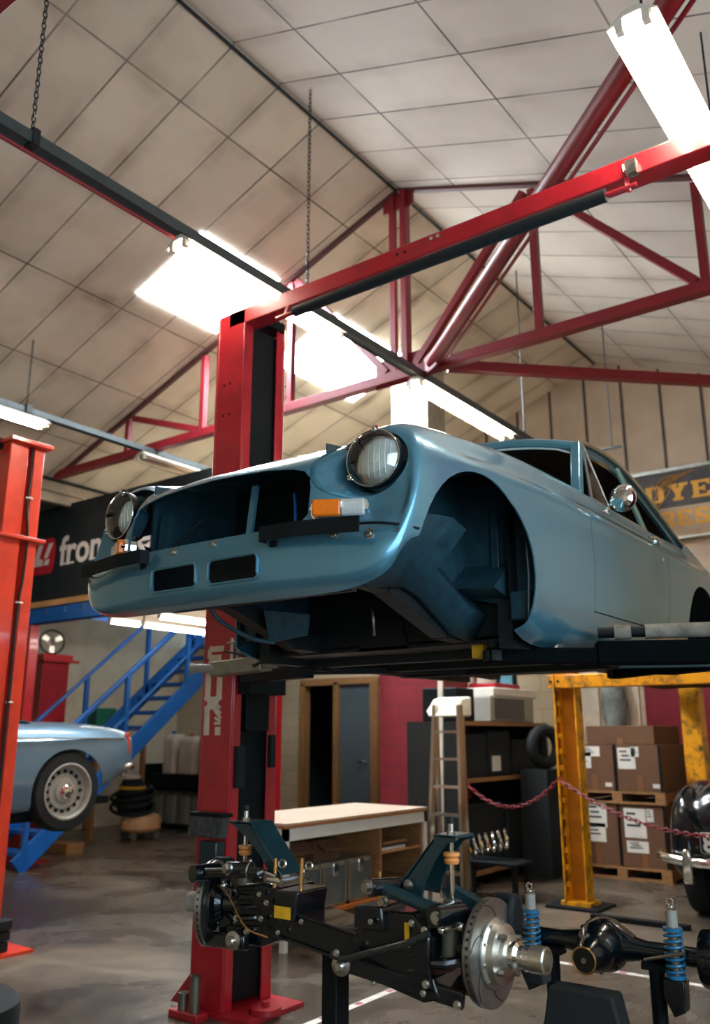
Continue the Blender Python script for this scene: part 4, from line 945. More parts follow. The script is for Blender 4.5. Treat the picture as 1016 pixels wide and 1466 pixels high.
for s in (-1, 1):
    MB().tube(spline([V((RC + s * h, y, z)) for h, y, z in [(.70, 1.6, 1.315), (.752, 2.2, 1.345), (.762, 3.0, 1.365), (.762, 3.9, 1.372), (.755, 4.5, 1.372), (.722, 4.92, 1.368)]], 5), .007, 6).build('side_trim', M['chrome'], rd)
    for yc in (4.385, 2.05):
        whl = MB().lathe([(.20, -.08), (.285, -.082), (.302, -.06), (.306, 0), (.302, .06), (.285, .082), (.215, .085), (.205, .07), (.195, .0), (.20, -.08)], (RC + s * .665, yc, .965), (s, 0, 0), 44, cap=False).build('wheel', M['rubber'], rd)
        mb = MB(); mb.lathe([(.212, .070), (.218, .088), (.205, .092), (.195, .070), (.19, .03), (.155, .012), (.135, .028), (.10, .030), (.085, .052), (.05, .060), (0, .060)], (RC + s * .665, yc, .965), (s, 0, 0), 44, cap=False)
        mb.build('wheel_disc', M['machine'], whl)
        for k in range(16):
            mb = MB(); a = 2 * PI * k / 16; mb.obox((RC + s * (.665 + .026), yc + .152 * math.cos(a), .965 + .152 * math.sin(a)), (.014, .026, .022), Matrix.Rotation(a, 3, 'X'))
            mb.build('vent_hole', M['matblack'], whl)
        MB().lathe([(.055, .055), (.055, .075), (.045, .088), (.02, .095), (0, .096)], (RC + s * .665, yc, .965), (s, 0, 0), 20).build('hub_cap', M['chrome'], whl)
        P = [V((RC + s * .42, yc + .34 * math.cos(PI * k / 16), .95 + .34 * math.sin(PI * k / 16))) for k in range(17)]
        MB().prism(P, (s * .01, 0, 0)).build('arch_wall', M['matblack'], rd)
    # tail lamp, overrider, bumper
    tl = MB().prism([(RC + s * .60, 5.03, 1.24), (RC + s * .60, 5.02, 1.42), (RC + s * .71, 4.95, 1.42), (RC + s * .715, 4.98, 1.24)], (0, .035, 0)).build('tail_lamp', M['redlens'], rd, bevel=.01)
    MB().tube(spline([(RC + s * .20, 5.14, 1.13), (RC + s * .55, 5.12, 1.13), (RC + s * .70, 5.03, 1.135), (RC + s * .745, 4.90, 1.14)], 6), .030, 10).build('bumper', M['chrome'], rd)
    MB().bar((RC + s * .45, 5.16, 1.05), (RC + s * .45, 5.15, 1.20), .05, .06).build('overrider', M['chrome'], rd, bevel=.015)
MB().box(RC - .60, RC + .60, 1.6, 4.9, .84, .90).build('floor_pan', M['matblack'], rd)
MB().box(RC - .56, RC + .56, 2.8, 3.9, .92, 1.12).build('cockpit', M['matblack'], rd)
mb = MB(); mb.grid([[V((RC + .56 * u, y, 1.49 + z * (1 - .35 * u * u))) for u in [-1 + k / 6 for k in range(13)]] for y, z in ((3.72, -.02), (3.78, .035), (3.95, .05), (4.08, .03), (4.14, -.02))])
o = mb.build('hood_cover', M['greenblk'], rd); m = o.modifiers.new('s', 'SOLIDIFY'); m.thickness = .02
MB().tube([(RC - .62, 3.0, 1.46), (RC - .52, 2.90, 1.72), (RC + .52, 2.90, 1.72), (RC + .62, 3.0, 1.46)], .012, 8).build('windscreen_frame', M['chrome'], rd)
sl = thing('scissor_lift', 'low black scissor lift carrying the silver blue roadster', 'car lift', (RC, 3.6, 0))
for s in (-1, 1):
    MB().box(RC + s * .38 - .20, RC + s * .38 + .20, 2.3, 4.55, .74, .84).build('platform', M['matblack'], sl, bevel=.005)  # lift parts coloured black to match the darkness under the roadster
    MB().box(RC + s * .38 - .24, RC + s * .38 + .24, 2.0, 3.5, 0, .08).build('base_rail', M['matblack'], sl)
    for a, b in (((2.1, .08), (3.4, .72)), ((3.4, .08), (2.1, .72))):
        MB().bar((RC + s * .38, a[0], a[1]), (RC + s * .38, b[0], b[1]), .30, .10).build('scissor_leg', M['matblack'], sl)
MB().box(RC - .5, RC + .5, 2.6, 2.9, .0, .72).build('ram_housing', M['matblack'], sl)
# ------------------------------------------------------------------ front suspension subframe in the foreground
SY = 2.10; SXC = -1.645
sf = thing('front_subframe', 'gloss black front suspension subframe with brake discs on a black column stand, in front', 'subframe', (SXC, SY, .80))
Q = lambda x, z, y=0: V((x, SY + y, z))
B = lambda name, mb, m, par=None, bv=0, sm=35: mb.build(name, M[m] if isinstance(m, str) else m, par or sf, sm, bv)
# main beam: dropped centre and two raised ends
mb = MB()
P = [(-2.00, .80), (-1.86, .80), (-1.78, .83), (-1.52, .805), (-1.44, .77), (-1.30, .745), (-1.25, .76), (-1.27, .81), (-1.42, .84), (-1.50, .875), (-1.72, .905), (-1.86, .86), (-2.0, .845)]
mb.prism([Q(x, z, -.07) for x, z in P], (0, .16, 0)); B('crossmember', mb, 'black', bv=.006)
B('weld_seam', MB().tube([Q(-1.80, .905, -.078), Q(-1.72, .908, -.078), Q(-1.50, .880, -.078)], .004, 6), 'black'); B('weld_seam', MB().tube([Q(-1.80, .842, -.078), Q(-1.60, .818, -.078), Q(-1.50, .800, -.078)], .004, 6), 'black')
# spring towers
mb = MB(); mb.prism([Q(x, z, -.08) for x, z in [(-1.52, .86), (-1.46, .945), (-1.32, .955), (-1.27, .90), (-1.27, .78), (-1.45, .80)]], (0, .17, 0)); B('spring_tower', mb, 'black', bv=.008)
mb = MB(); mb.prism([Q(x, z, -.06) for x, z in [(-1.97, .83), (-1.97, .96), (-1.86, .975), (-1.79, .965), (-1.76, .87), (-1.82, .82)]], (0, .16, 0)); B('spring_tower', mb, 'black', bv=.008)
# engine mounting box with the yellow tag
mb = MB(); mb.prism([Q(x, z, -.09) for x, z in [(-1.79, .965), (-1.70, .968), (-1.715, .885), (-1.79, .885)]], (0, .14, 0)); em = B('engine_mount', mb, 'black', bv=.006)
mb = MB(); mb.box(-1.785, -1.725, SY - .0935, SY - .0915, .893, .925); B('yellow_tag', mb, 'yellowtag', em)
mb = MB(); mb.prism([Q(x, z, -.095) for x, z in [(-1.50, .955), (-1.41, .962), (-1.40, .90), (-1.50, .90)]], (0, .12, 0)); B('engine_mount', mb, 'black', bv=.006)
mb = MB(); mb.box(-1.343, -1.330, SY - .085, SY - .0815, .872, .93); B('painted_mark', mb, 'yellowtag')
for x, z0, z1, y in ((-1.816, .965, 1.047, -.06), (-1.723, .965, 1.052, -.05), (-1.447, .955, 1.040, -.05)):
    mb = MB(); mb.cyl(Q(x, z0, y), Q(x + .003, z1, y), .0055, seg=10); B('stud', mb, 'brass')
for s, xd in ((1, -1.14), (-1, -2.13)):
    cz = .872 if s > 0 else .884
    before = set(bpy.data.objects)
    o = Q(xd, cz)
    # disc
    R = .126
    mb = MB(); mb.lathe([(.060, .011), (R, .011), (R, .004), (R - .012, .003), (R - .012, -.003), (R, -.004), (R, -.011), (.060, -.011)], o, (1, 0, 0), 64)
    for k in range(40):
        a = 2 * PI * k / 40; mb.obox(o + V((0, (R - .006) * math.cos(a), (R - .006) * math.sin(a))), (.009, .004, .012), Matrix.Rotation(a, 3, 'X'))
    d = B('brake_disc', mb, 'disc', sm=40)
    for k in range(6):
        mb = MB(); a0 = 2 * PI * k / 6 + .35; pts = []
        for j in range(9):
            t = j / 8; r = .066 + t * (R - .068); a = a0 + .55 * t * t
            for _ in (0,): pts.append(o + V((.0113, r * math.cos(a), r * math.sin(a))))
        mb.tube(pts, .0012, 5); B('slot', mb, 'matblack', d)
    # hat and hub
    sg = 1 if s > 0 else -1
    mb = MB(); mb.lathe([(.082, .012), (.082, .018), (.074, .024), (.070, .040), (.050, .046), (.046, .056), (.032, .060)] if s > 0 else [(.082, .012), (.080, .02), (.060, .028), (.05, .045), (.03, .05)], o, (sg if s > 0 else 1, 0, 0), 48)
    hub = B('hub', mb, 'alloy' if s > 0 else 'black')
    if s > 0:
        mb = MB(); mb.lathe([(.034, .058), (.034, .075), (.026, .082), (.026, .094), (.030, .098), (.030, .113)], o, (1, 0, 0), 32); B('hub_nose', mb, 'chrome', hub)
        mb = MB(); mb.lathe([(.031, .113), (.0315, .150), (.029, .153), (.025, .153), (.024, .12)], o, (1, 0, 0), 32); B('hub_sleeve', mb, mat('machined_sleeve', (206, 200, 184), .3, 1, .04, 10), hub)
        for k in range(10):
            a = 2 * PI * k / 10 + .2; c = o + V((.018, .076 * math.cos(a), .076 * math.sin(a))); B('hat_bolt', MB().cyl(c, c + V((.008, 0, 0)), .0045, seg=6), 'steel', hub)
        for k in range(4):
            a = 2 * PI * k / 4 + .6; c = o + V((.045, .056 * math.cos(a), .056 * math.sin(a))); B('hub_bolt', MB().cyl(c, c + V((.016, 0, 0)), .008, seg=6), 'steel', hub)
    else:
        mb = MB(); mb.lathe([(.030, .0), (.030, .075), (.024, .085), (.02, .085)], o, (-1, 0, 0), 28); B('hub_nose', mb, 'machine', hub)
    # caliper and upright
    mb = MB(); mb.prism([o + V((-.04, y, z)) for y, z in ((.07, .03), (.135, .02), (.155, .06), (.135, .12), (.09, .125), (.075, .09))], (.065, 0, 0)); B('brake_caliper', mb, 'matblack', bv=.012)
    i = -s
    mb = MB(); mb.bar(o + V((i * .05, 0, .10)), o + V((i * .055, 0, -.10)), .045, .05, up=(0, 1, 0)); mb.cyl(o + V((i * .012, 0, 0)), o + V((i * .10, 0, 0)), .042, .03, seg=24); B('upright', mb, 'black', bv=.006)
    mb = MB(); mb.tube([o + V((i * .05, -.01, -.02)), o + V((i * .10, -.06, -.03)), o + V((i * .13, -.075, -.03))], [.016, .014, .012], 10); B('steering_arm', mb, 'black')
    mb = MB(); c = o + V((i * .055, -.05, .06)); mb.tube([c, c + V((i * .05, -.01, -.012))], .006, 8).ball(c, .012).ball(c + V((i * .05, -.01, -.012)), .012); B('brake_union', mb, 'chrome')
    if s < 0:      # this wheel is steered, so its disc stands more edge-on
        oc = o - sf.location
        TR = Matrix.Translation(oc) @ Matrix.Rotation(math.radians(24), 4, 'Z') @ Matrix.Translation(-oc)
        for ob in set(bpy.data.objects) - before: ob.data.transform(TR)

mb = MB()
for y in (-.045, .045):
    P = [(-1.40, .99), (-1.375, 1.03), (-1.275, 1.135), (-1.255, 1.145), (-1.205, 1.145), (-1.205, 1.132), (-1.235, 1.125), (-1.265, 1.09), (-1.30, 1.03), (-1.315, .985)]
    mb.prism([Q(x, z, y) for x, z in P], (0, .006, 0))
mb.hexa([Q(-1.40, .99, -.045), Q(-1.275, 1.135, -.045), Q(-1.275, 1.135, .05), Q(-1.40, .99, .05), Q(-1.393, .986, -.045), Q(-1.268, 1.131, -.045), Q(-1.268, 1.131, .05), Q(-1.393, .986, .05)])
mb.box(-1.275, -1.205, SY - .045, SY + .051, 1.138, 1.146)
B('damper_tower', mb, 'greenblk', bv=.002)
mb = MB(); mb.prism([Q(x, z, .03) for x, z in [(-1.30, 1.00), (-1.27, 1.01), (-1.13, .955), (-1.14, .94), (-1.28, .975)]], (0, .03, 0)); B('rear_upper_arm', mb, 'greenblk')
mb = MB(); mb.tube([Q(-1.418, 1.008, -.085), Q(-1.225, .965, -.085)], .0165, 14); B('upper_arm', mb, 'greenblk')
B('arm_bush', MB().tube([Q(-1.425, 1.01, -.12), Q(-1.405, 1.005, -.02)], .022, 16), 'black'); B('arm_bush', MB().tube([Q(-1.225, .965, -.13), Q(-1.205, .96, -.03)], .027, 18), 'black')
B('arm_bolt', MB().hexbolt(Q(-1.43, 1.012, -.118), (-.1, -1, 0), .013, .02), 'steel'); B('arm_bolt', MB().hexbolt(Q(-1.217, .962, -.128), (.15, -1, 0), .011, .016), 'steel')
B('tower_bolt', MB().hexbolt(Q(-1.35, 1.015, -.05), (0, -1, 0), .010, .012), 'steel'); B('tower_bolt', MB().hexbolt(Q(-1.405, .975, -.08), (0, -1, 0), .009, .02), 'steel')
def damper(x, y, zt, zp, zb0, zb1, dx=0):
    t = MB().cyl(Q(x + dx, zb0, y), Q(x, zb1, y), .024, seg=20)
    body = B('damper', t, 'dampr')
    B('damper_rod', MB().cyl(Q(x, zb1, y), Q(x, zt, y), .0065, seg=12), 'chrome', body)
    B('bump_rubber', MB().lathe([(.008, -.014), (.018, -.014), (.021, -.006), (.017, 0), (.022, .006), (.021, .014), (.008, .014)], Q(x, zp, y), (0, 0, 1), 20), 'tan', body)
    B('top_nut', MB().cyl(Q(x, zt - .022, y), Q(x, zt - .016, y), .02, seg=18).cyl(Q(x, zt - .016, y), Q(x, zt - .002, y), .012, seg=6).cyl(Q(x, zt, y), Q(x, zt + .018, y), .008, seg=10), 'steel', body)
    B('rod_cap', MB().cyl(Q(x, zt + .018, y), Q(x, zt + .034, y), .009, seg=10), 'rubber', body)
    B('damper_foot', MB().cyl(Q(x + dx, zb0 - .012, y), Q(x + dx, zb0 + .006, y), .026, seg=20), 'machine', body)
damper(-1.235, -.02, 1.155, 1.088, .845, .985, -.012)
damper(-1.985, -.01, 1.150, 1.052, .842, .985, -.006)
# ----- far side (left in the picture)
mb = MB()
for y in (-.05, .045):
    P = [(-1.80, .985), (-1.845, 1.0), (-1.89, 1.05), (-1.945, 1.095), (-2.02, 1.135), (-1.985, 1.139), (-1.93, 1.139), (-1.87, 1.07), (-1.80, 1.0)]
    mb.prism([Q(x, z, y) for x, z in P], (0, .006, 0))
mb.hexa([Q(-1.80, 1.0, -.05), Q(-1.93, 1.139, -.05), Q(-1.93, 1.139, .05), Q(-1.80, 1.0, .05), Q(-1.807, .996, -.05), Q(-1.937, 1.135, -.05), Q(-1.937, 1.135, .05), Q(-1.807, .996, .05)])
mb.box(-2.02, -1.93, SY - .05, SY + .05, 1.131, 1.139); B('damper_tower', mb, 'greenblk', bv=.002)
mb = MB(); mb.tube([Q(-1.845, 1.008, -.09), Q(-2.085, .985, -.09)], .0155, 14); B('upper_arm', mb, 'black')
B('arm_bush', MB().tube([Q(-1.96, 1.01, -.10), Q(-1.90, 1.012, -.08)], .021, 16), 'black'); B('arm_bush', MB().tube([Q(-2.10, .985, -.12), Q(-2.08, .985, -.03)], .026, 18), 'black')
B('arm_bolt', MB().hexbolt(Q(-1.955, 1.012, -.108), (-.3, -1, 0), .014, .018), 'steel'); B('hose_clamp', MB().torus(Q(-1.89, 1.008, -.085), (1, .2, 0), .024, .0025, 20, 6).ball(Q(-1.888, 1.036, -.088), .006), 'steel')
B('pivot_shaft', MB().tube([Q(-1.86, 1.01, -.075), Q(-1.80, .998, -.07)], .008, 8), 'chrome'); B('pivot_shaft', MB().tube([Q(-1.84, .99, -.075), Q(-1.78, .985, -.07)], .008, 8), 'chrome')
B('lifting_eye', MB().torus(Q(-1.80, 1.03, -.045), (.3, -1, .2), .011, .004, 16, 6), 'steel'); B('lifting_eye', MB().torus(Q(-1.71, 1.03, -.03), (.3, -1, .2), .010, .004, 16, 6), 'steel')
# lower arms, spring, anti-roll bar
for s in (1, -1):
    xi, xo, zi, zo = (-1.525, -1.195, .812, .762) if s > 0 else (-1.885, -2.10, .815, .79)
    for y in (-.10, .10): B('lower_arm', MB().bar(Q(xi, zi, y), Q(xo, zo, y * .45), .022, .04), 'black', bv=.004)
    xb = (-1.527, .808) if s > 0 else (-1.925, .818)
    mb = MB(); mb.lathe([(.026, 0), (.026, .004), (.014, .008), (.014, .018), (.009, .022), (0, .022)], Q(xb[0], xb[1], -.112), (.25 if s > 0 else .15, -1, 0), 24); B('pivot_washer', mb, 'steel')
    xs = (-1.33, .77, .93) if s > 0 else (-1.93, .83, .97)
    mb = MB(); mb.coil(Q(xs[0], xs[1], -.02), Q(xs[0], xs[2], -.02), .055, .008, 5); B('coil_spring', mb, 'black')
mb = MB(); mb.tube([Q(-1.545, .835, -.13), Q(-1.50, .83, -.135), Q(-1.30, .895, -.14), Q(-1.24, .925, -.13)], .009, 10); B('anti_roll_bar', mb, mat('speckled_bar', (52, 56, 54), .35, .5, .3, 60))
for x, z, y, r in ((-1.31, .935, -.10, .009), (-1.265, .925, -.11, .010), (-1.27, .80, -.10, .011), (-1.285, .775, -.09, .009), (-1.44, .775, -.09, .010), (-1.435, .925, -.105, .008), (-1.85, .88, -.075, .009), (-1.77, .855, -.09, .008), (-1.95, .87, -.075, .010), (-1.52, .845, -.14, .010), (-1.83, .925, -.075, .009), (-1.68, .895, -.095, .008), (-1.90, .84, -.08, .011), (-1.205, .755, -.06, .012), (-1.86, .945, -.075, .008)):
    mb = MB(); mb.hexbolt(Q(x, z, y), (.2, -1, .05), r * .6, r * 1.2); B('bolt', mb, 'steel')
mb = MB(); mb.tube(spline([Q(-2.05, .95, -.06), Q(-1.97, .93, -.09), Q(-1.88, .86, -.11), Q(-1.80, .84, -.10)], 5), .003, 6); B('brake_line', mb, 'brass')
mb = MB(); mb.obox(Q(-1.07, .815, .12), (.05, .05, .05)); B('hose_block', mb, 'rubber', bv=.006)
mb = MB(); mb.box(-1.66, -1.607, SY - .03, SY + .03, .0, .83).box(-1.85, -1.42, SY - .05, SY + .05, 0, .05).box(-1.66, -1.60, SY - .35, SY + .35, 0, .05)
st = thing('column_stand', 'black steel column stand under the middle of the front subframe', 'stand', (-1.633, SY, 0))
mb.build('column', M['matblack'], st, bevel=.004)

# ------------------------------------------------------------------ rear axle on stands
AY = 3.45
ax_ = thing('rear_axle', 'black rear axle with two blue coil-over dampers resting on stands', 'axle', (-1.38, AY, .62))
A_ = lambda x, z, y=0: V((x, AY + y, z))
mb = MB(); mb.lathe([(0, -.105), (.05, -.10), (.085, -.06), (.098, 0), (.085, .06), (.05, .095), (0, .10)], A_(-1.385, .625), (0, 1, 0), 28); mb.lathe([(.03, -.17), (.05, -.14), (.07, -.09), (.07, 0)], A_(-1.387, .61), (0, 1, 0), 20)
B('differential', mb, 'black', ax_)
mb = MB(); mb.prism([A_(x, z, -.03) for x, z in [(-1.50, .60), (-1.47, .66), (-1.40, .715), (-1.34, .715), (-1.27, .67), (-1.22, .63), (-1.26, .60), (-1.38, .54)]], (0, .06, 0)); B('casing_rib', mb, 'black', ax_, .01)
for k in range(8):
    a = 2 * PI * k / 8; B('casing_bolt', MB().hexbolt(A_(-1.385 + .085 * math.cos(a), .625 + .085 * math.sin(a), -.045), (0, -1, 0), .007, .010), 'black', ax_)
mb = MB(); mb.lathe([(.012, -.20), (.044, -.20), (.046, -.190), (.026, -.184), (.026, -.15)], A_(-1.385, .605), (0, 1, 0), 24); B('pinion_flange', mb, mat('dark_flange', (40, 38, 34), .35, .6, .1, 12), ax_)
B('flange_ring', MB().torus(A_(-1.385, .605, -.20), (0, 1, 0), .044, .004, 32, 8), 'brass', ax_)
mb = MB(); mb.hexbolt(A_(-1.385, .605, -.195), (0, -1, 0), .010, .012); B('pinion_nut', mb, 'steel', ax_)
B('axle_tube', MB().tube([A_(-1.82, .625), A_(-1.55, .625), A_(-1.46, .625)], [.034, .034, .05], 16), 'black', ax_); B('axle_tube', MB().tube([A_(-.92, .625), A_(-1.22, .625), A_(-1.30, .625)], [.034, .034, .05], 16), 'black', ax_)
for x, s in ((-1.85, -1), (-.985, 1)):
    mb = MB(); mb.lathe([(.03, -.03), (.095, -.03), (.10, -.02), (.10, .02), (.09, .03), (.05, .035), (.03, .06)], A_(x, .63), (s, 0, 0), 32); B('hub_drum', mb, 'black', ax_, sm=40)
mb = MB(); mb.torus(A_(-.93, .655, -.03), (1, -.3, 0), .03, .006, 24, 8); B('bearing_ring', mb, 'steel', ax_)
for x in (-1.655, -1.10):
    y = -.06
    c = MB().cyl(A_(x, .56, y), A_(x, .78, y), .018, seg=16); body = B('coil_over_damper', c, 'dampr', ax_)
    B('damper_sleeve', MB().cyl(A_(x, .73, y), A_(x, .785, y), .0205, seg=18), 'machine', body)
    B('damper_eye', MB().cyl(A_(x, .785, y), A_(x, .80, y), .012, seg=12).torus(A_(x, .812, y), (0, 1, 0), .012, .006, 16, 8).cyl(A_(x, .792, y), A_(x, .798, y), .019, seg=14), 'chrome', body)
    B('spring', MB().coil(A_(x, .575, y), A_(x, .718, y), .031, .0052, 7.2, 18, 8), 'bluespring', body)
    B('spring_seat', MB().cyl(A_(x, .716, y), A_(x, .728, y), .034, seg=20), 'bluespring', body)
    B('spring_seat', MB().cyl(A_(x, .562, y), A_(x, .575, y), .034, seg=20), 'bluespring', body)
    B('lower_bracket', MB().prism([A_(x + a, z, y - .03) for a, z in ((-.04, .56), (.035, .56), (.03, .46), (-.01, .44), (-.04, .50))], (0, .06, 0)), 'black', ax_, .004)
B('damper_link', MB().tube([A_(-1.19, .62, -.12), A_(-1.04, .665, -.14)], .006, 8), 'steel', ax_)
B('brake_pipe', MB().coil(A_(-1.775, .73, -.05), A_(-1.765, .58, -.05), .007, .0025, 9, 8, 5), 'redplastic', ax_)
B('axle_bracket', MB().tube(spline([A_(-1.86, .70, 0), A_(-1.80, .70, -.03), A_(-1.74, .745, -.05), A_(-1.70, .755, -.05)], 5), .012, 8), 'black', ax_)
def jack_stand(x, y, zt, label):
    t = thing('jack_stand', label, 'stand', (x, y, 0), 'axle stands')
    B('column', MB().cyl((x, y, .10), (x, y, zt - .03), .028, seg=14).box(x - .045, x + .045, y - .035, y + .035, zt - .035, zt - .012), 'matblack', t)
    for k in range(4):
        a = PI / 4 + k * PI / 2
        B('leg', MB().bar((x + .02 * math.cos(a), y + .02 * math.sin(a), .36), (x + .17 * math.cos(a), y + .17 * math.sin(a), .0), .03, .012), 'matblack', t)
    B('brace', MB().tube([(x + .13 * math.cos(PI / 4 + k * PI / 2), y + .13 * math.sin(PI / 4 + k * PI / 2), .09) for k in range(4)], .008, 6, closed=True), 'matblack', t)
jack_stand(-1.19, AY, .62 - .013 + .02 - .025, 'black tripod axle stand under the right end of the rear axle')
jack_stand(-1.60, AY, .62 - .013 + .02 - .025, 'black axle stand under the left end of the rear axle')
o = MB().prism([(-1.50, 3.18, .52), (-1.26, 3.18, .52), (-1.06, 3.02, 0), (-1.54, 3.02, 0)], (0, .10, 0)).build('black_panel', M['rubber'], None, bevel=.01)
tag(o, 'plain black sloping panel standing in front of the rear axle', 'panel')
# ------------------------------------------------------------------ mezzanine, banner, stairs
mz = thing('mezzanine', 'blue steel mezzanine beam and deck under the black banner', 'mezzanine', (-7.6, 6.15, 2.7))
mb = MB(); mb.box(-9.75, -5.60, 6.06, 6.075, 2.70, 2.90).box(-9.75, -5.60, 6.06, 6.14, 2.70, 2.712).box(-9.75, -5.60, 6.06, 6.14, 2.888, 2.90); B('edge_beam', mb, 'bluesteel', mz)
x = -9.5
while x < -6.3:
    for z in (2.82, 2.86): B('bolt', MB().cyl((x, 6.05, z), (x, 6.06, z), .012, seg=8), 'galv', mz)
    x += .36
mb = MB(); mb.box(-9.75, -5.60, 6.05, 6.14, 2.90, 2.97); B('deck_edge', mb, mat('deck_board', (176, 130, 84), .6, 0, .1, 4), mz)
mb = MB(); mb.box(-8.42, -5.60, 6.14, 9.2, 2.93, 2.97); B('deck', mb, 'cream', mz)
for i in range(6):
    mb = MB(); mb.box(-8.42 + i * .53, -8.36 + i * .53, 6.14, 9.2, 2.79, 2.93); B('joist', mb, 'cream', mz)
mb = MB(); mb.box(-8.46, -8.42, 6.14, 9.2, 2.70, 2.97); B('stair_trimmer', mb, 'bluesteel', mz)
for i, (x_, y0, l, lab) in enumerate(((-8.14, 6.70, 1.25, 'lit tube lamp under the mezzanine nearest the staircase'), (-8.15, 5.92 + .3, .45, 'short lit tube under the mezzanine just behind the blue beam'), (-7.4, 6.3, 1.3, 'lit tube lamp under the middle of the mezzanine'), (-6.7, 6.4, 1.3, 'lit tube lamp under the mezzanine, mostly behind the red post'))):
    t = thing('fluorescent_lamp', lab, 'ceiling lamp', (x_, y0, 2.79), 'lamps under the mezzanine')
    B('batten', MB().box(x_ - .035, x_ + .035, y0, y0 + l, 2.70, 2.79), 'lamp', t)
    B('tube', MB().cyl((x_, y0 + .02, 2.66), (x_, y0 + l - .02, 2.66), .022, seg=12), 'mezzlit', t)
    B('lamp_holder', MB().box(x_ - .02, x_ + .02, y0, y0 + .025, 2.64, 2.71).box(x_ - .02, x_ + .02, y0 + l - .025, y0 + l, 2.64, 2.71), 'lamp', t)
mc = thing('mezzanine_column', 'red steel column with a base plate under the left end of the blue beam', 'column', (-9.38, 6.13, 0))
B('column', MB().box(-9.53, -9.43, 6.05, 6.17, .02, 2.70), 'red', mc, .004); B('base_plate', MB().box(-9.6, -9.05, 5.95, 6.3, 0, .02), 'red', mc)
B('cable', MB().tube(spline([(-9.42, 6.05, .62), (-9.34, 6.03, .56), (-9.38, 6.02, .42), (-9.48, 6.04, .44)], 5), .012, 6), 'rubber', mc)
mc = thing('mezzanine_column', 'red steel column standing just right of the central lift post, behind the bench', 'column', (-6.56, 7.2, 0))
B('column', MB().box(-6.68, -6.44, 7.1, 7.3, .02, 2.79), 'red', mc, .004); B('base_plate', MB().box(-6.8, -6.3, 7.0, 7.4, 0, .02), 'red', mc)

bn = thing('banner', 'long black cloth banner with a red badge and pale lettering above the blue beam', 'banner', (-7.6, 6.1, 2.98))
B('cloth', MB().box(-9.58, -5.7, 6.10, 6.106, 2.985, 4.16), 'banner', bn)
def put_text(me, x, y, z, mtl, name, par):
    me.transform(Matrix.Rotation(PI / 2, 4, 'X')); me.transform(Matrix.Translation((x, y, z)))
    return link(name, me, M[mtl], par, 0)
put_text(text_mesh('frontline', .50, .010, .97, .004), -9.04, 6.097, 3.40, 'bannerwhite', 'lettering', bn)
# slab serifs of the lettering
mb = MB()
for x in (-8.97, -8.82, -8.42, -8.29): mb.box(x - .035, x + .075, 6.0945, 6.0985, 3.395, 3.415)
B('serif', mb, 'bannerwhite', bn)
bd_ = B('badge', MB().prism([(x, 6.094, z) for x, z in [(-9.75, 3.32), (-9.20, 3.32), (-9.16, 3.38), (-9.14, 3.60), (-9.16, 3.72), (-9.22, 3.77), (-9.75, 3.77)]], (0, .005, 0)), 'bannerred', bn)
mb = MB()
for P in ([(-9.62, 3.43), (-9.50, 3.43), (-9.40, 3.70), (-9.49, 3.70), (-9.57, 3.50)], [(-9.50, 3.43), (-9.38, 3.43), (-9.38, 3.50), (-9.46, 3.53)], [(-9.36, 3.43), (-9.26, 3.43), (-9.24, 3.50), (-9.33, 3.50)], [(-9.36, 3.52), (-9.29, 3.52), (-9.19, 3.70), (-9.28, 3.70)]):
    mb.prism([(x, 6.0915, z) for x, z in P], (0, .003, 0))
B('badge_mark', mb, 'bannerwhite', bd_)

sc_ = thing('staircase', 'blue open steel staircase climbing to the mezzanine behind the roadster', 'staircase', (-9.0, 7.2, 0))
sz = lambda y: 1.33 + .85 * (y - 7.14)
for xx in (-8.6, -9.4):
    B('stringer', MB().bar((xx, 5.60, sz(5.60) + .02), (xx, 8.85, sz(8.85)), .05, .20), 'bluesteel', sc_, .004)
    B('handrail', MB().tube([(xx, 5.62, sz(5.62) + 1.0), (xx, 8.7, sz(8.7) + 1.0)], .024, 10), 'bluesteel', sc_)
    B('mid_rail', MB().tube([(xx, 5.62, sz(5.62) + .48), (xx, 8.7, sz(8.7) + .48)], .022, 10), 'bluesteel', sc_)
    for yy in (5.68, 6.90, 7.85, 8.65):
        B('post', MB().box(xx - .025, xx + .025, yy - .025, yy + .025, sz(yy) - .02, sz(yy) + 1.0), 'bluesteel', sc_)
for i in range(14):
    z = .18 + i * .19; y = 7.14 + (z - 1.33) / .85
    B('tread', MB().box(-9.37, -8.63, y - .10, y + .12, z - .045, z), 'bluesteel', sc_, .003)

# ------------------------------------------------------------------ back left corner
cb = thing('tool_cabinet', 'tall narrow dark red cabinet by the left wall with a lipped top', 'cabinet', (-11.2, 7.5, 0))
B('body', MB().box(-11.45, -11.0, 7.30, 7.74, 0, 2.42), 'redplastic', cb, .006); B('lid', MB().box(-11.47, -10.97, 7.28, 7.78, 2.42, 2.53).box(-11.05, -10.95, 7.28, 7.88, 2.42, 2.46), mat('bright_red_lid', (190, 44, 46), .4), cb, .006)
sw = thing('steering_wheel', 'alloy spoked steering wheel standing on the red cabinet', 'steering wheel', (-11.1, 7.50, 2.53))
sx = V((1, -.35, .12)).normalized(); c0 = V((-11.12, 7.50, 2.716))
B('rim', MB().torus(c0, sx, .172, .015, 40, 10), 'black', sw)
_, u_, w_ = frame(sx); mb = MB()
for a in (90, 210, 330):
    d = u_ * math.cos(math.radians(a)) + w_ * math.sin(math.radians(a)); mb.bar(c0 + d * .04, c0 + d * .168, .07, .006, up=sx)
mb.lathe([(0, -.004), (.06, -.004), (.06, .004), (.03, .02), (0, .022)], c0, sx, 24); B('spokes', mb, 'alu', sw)
B('horn_push', MB().lathe([(.024, .02), (.022, .03), (0, .033)], c0, sx, 20), 'redplastic', sw)
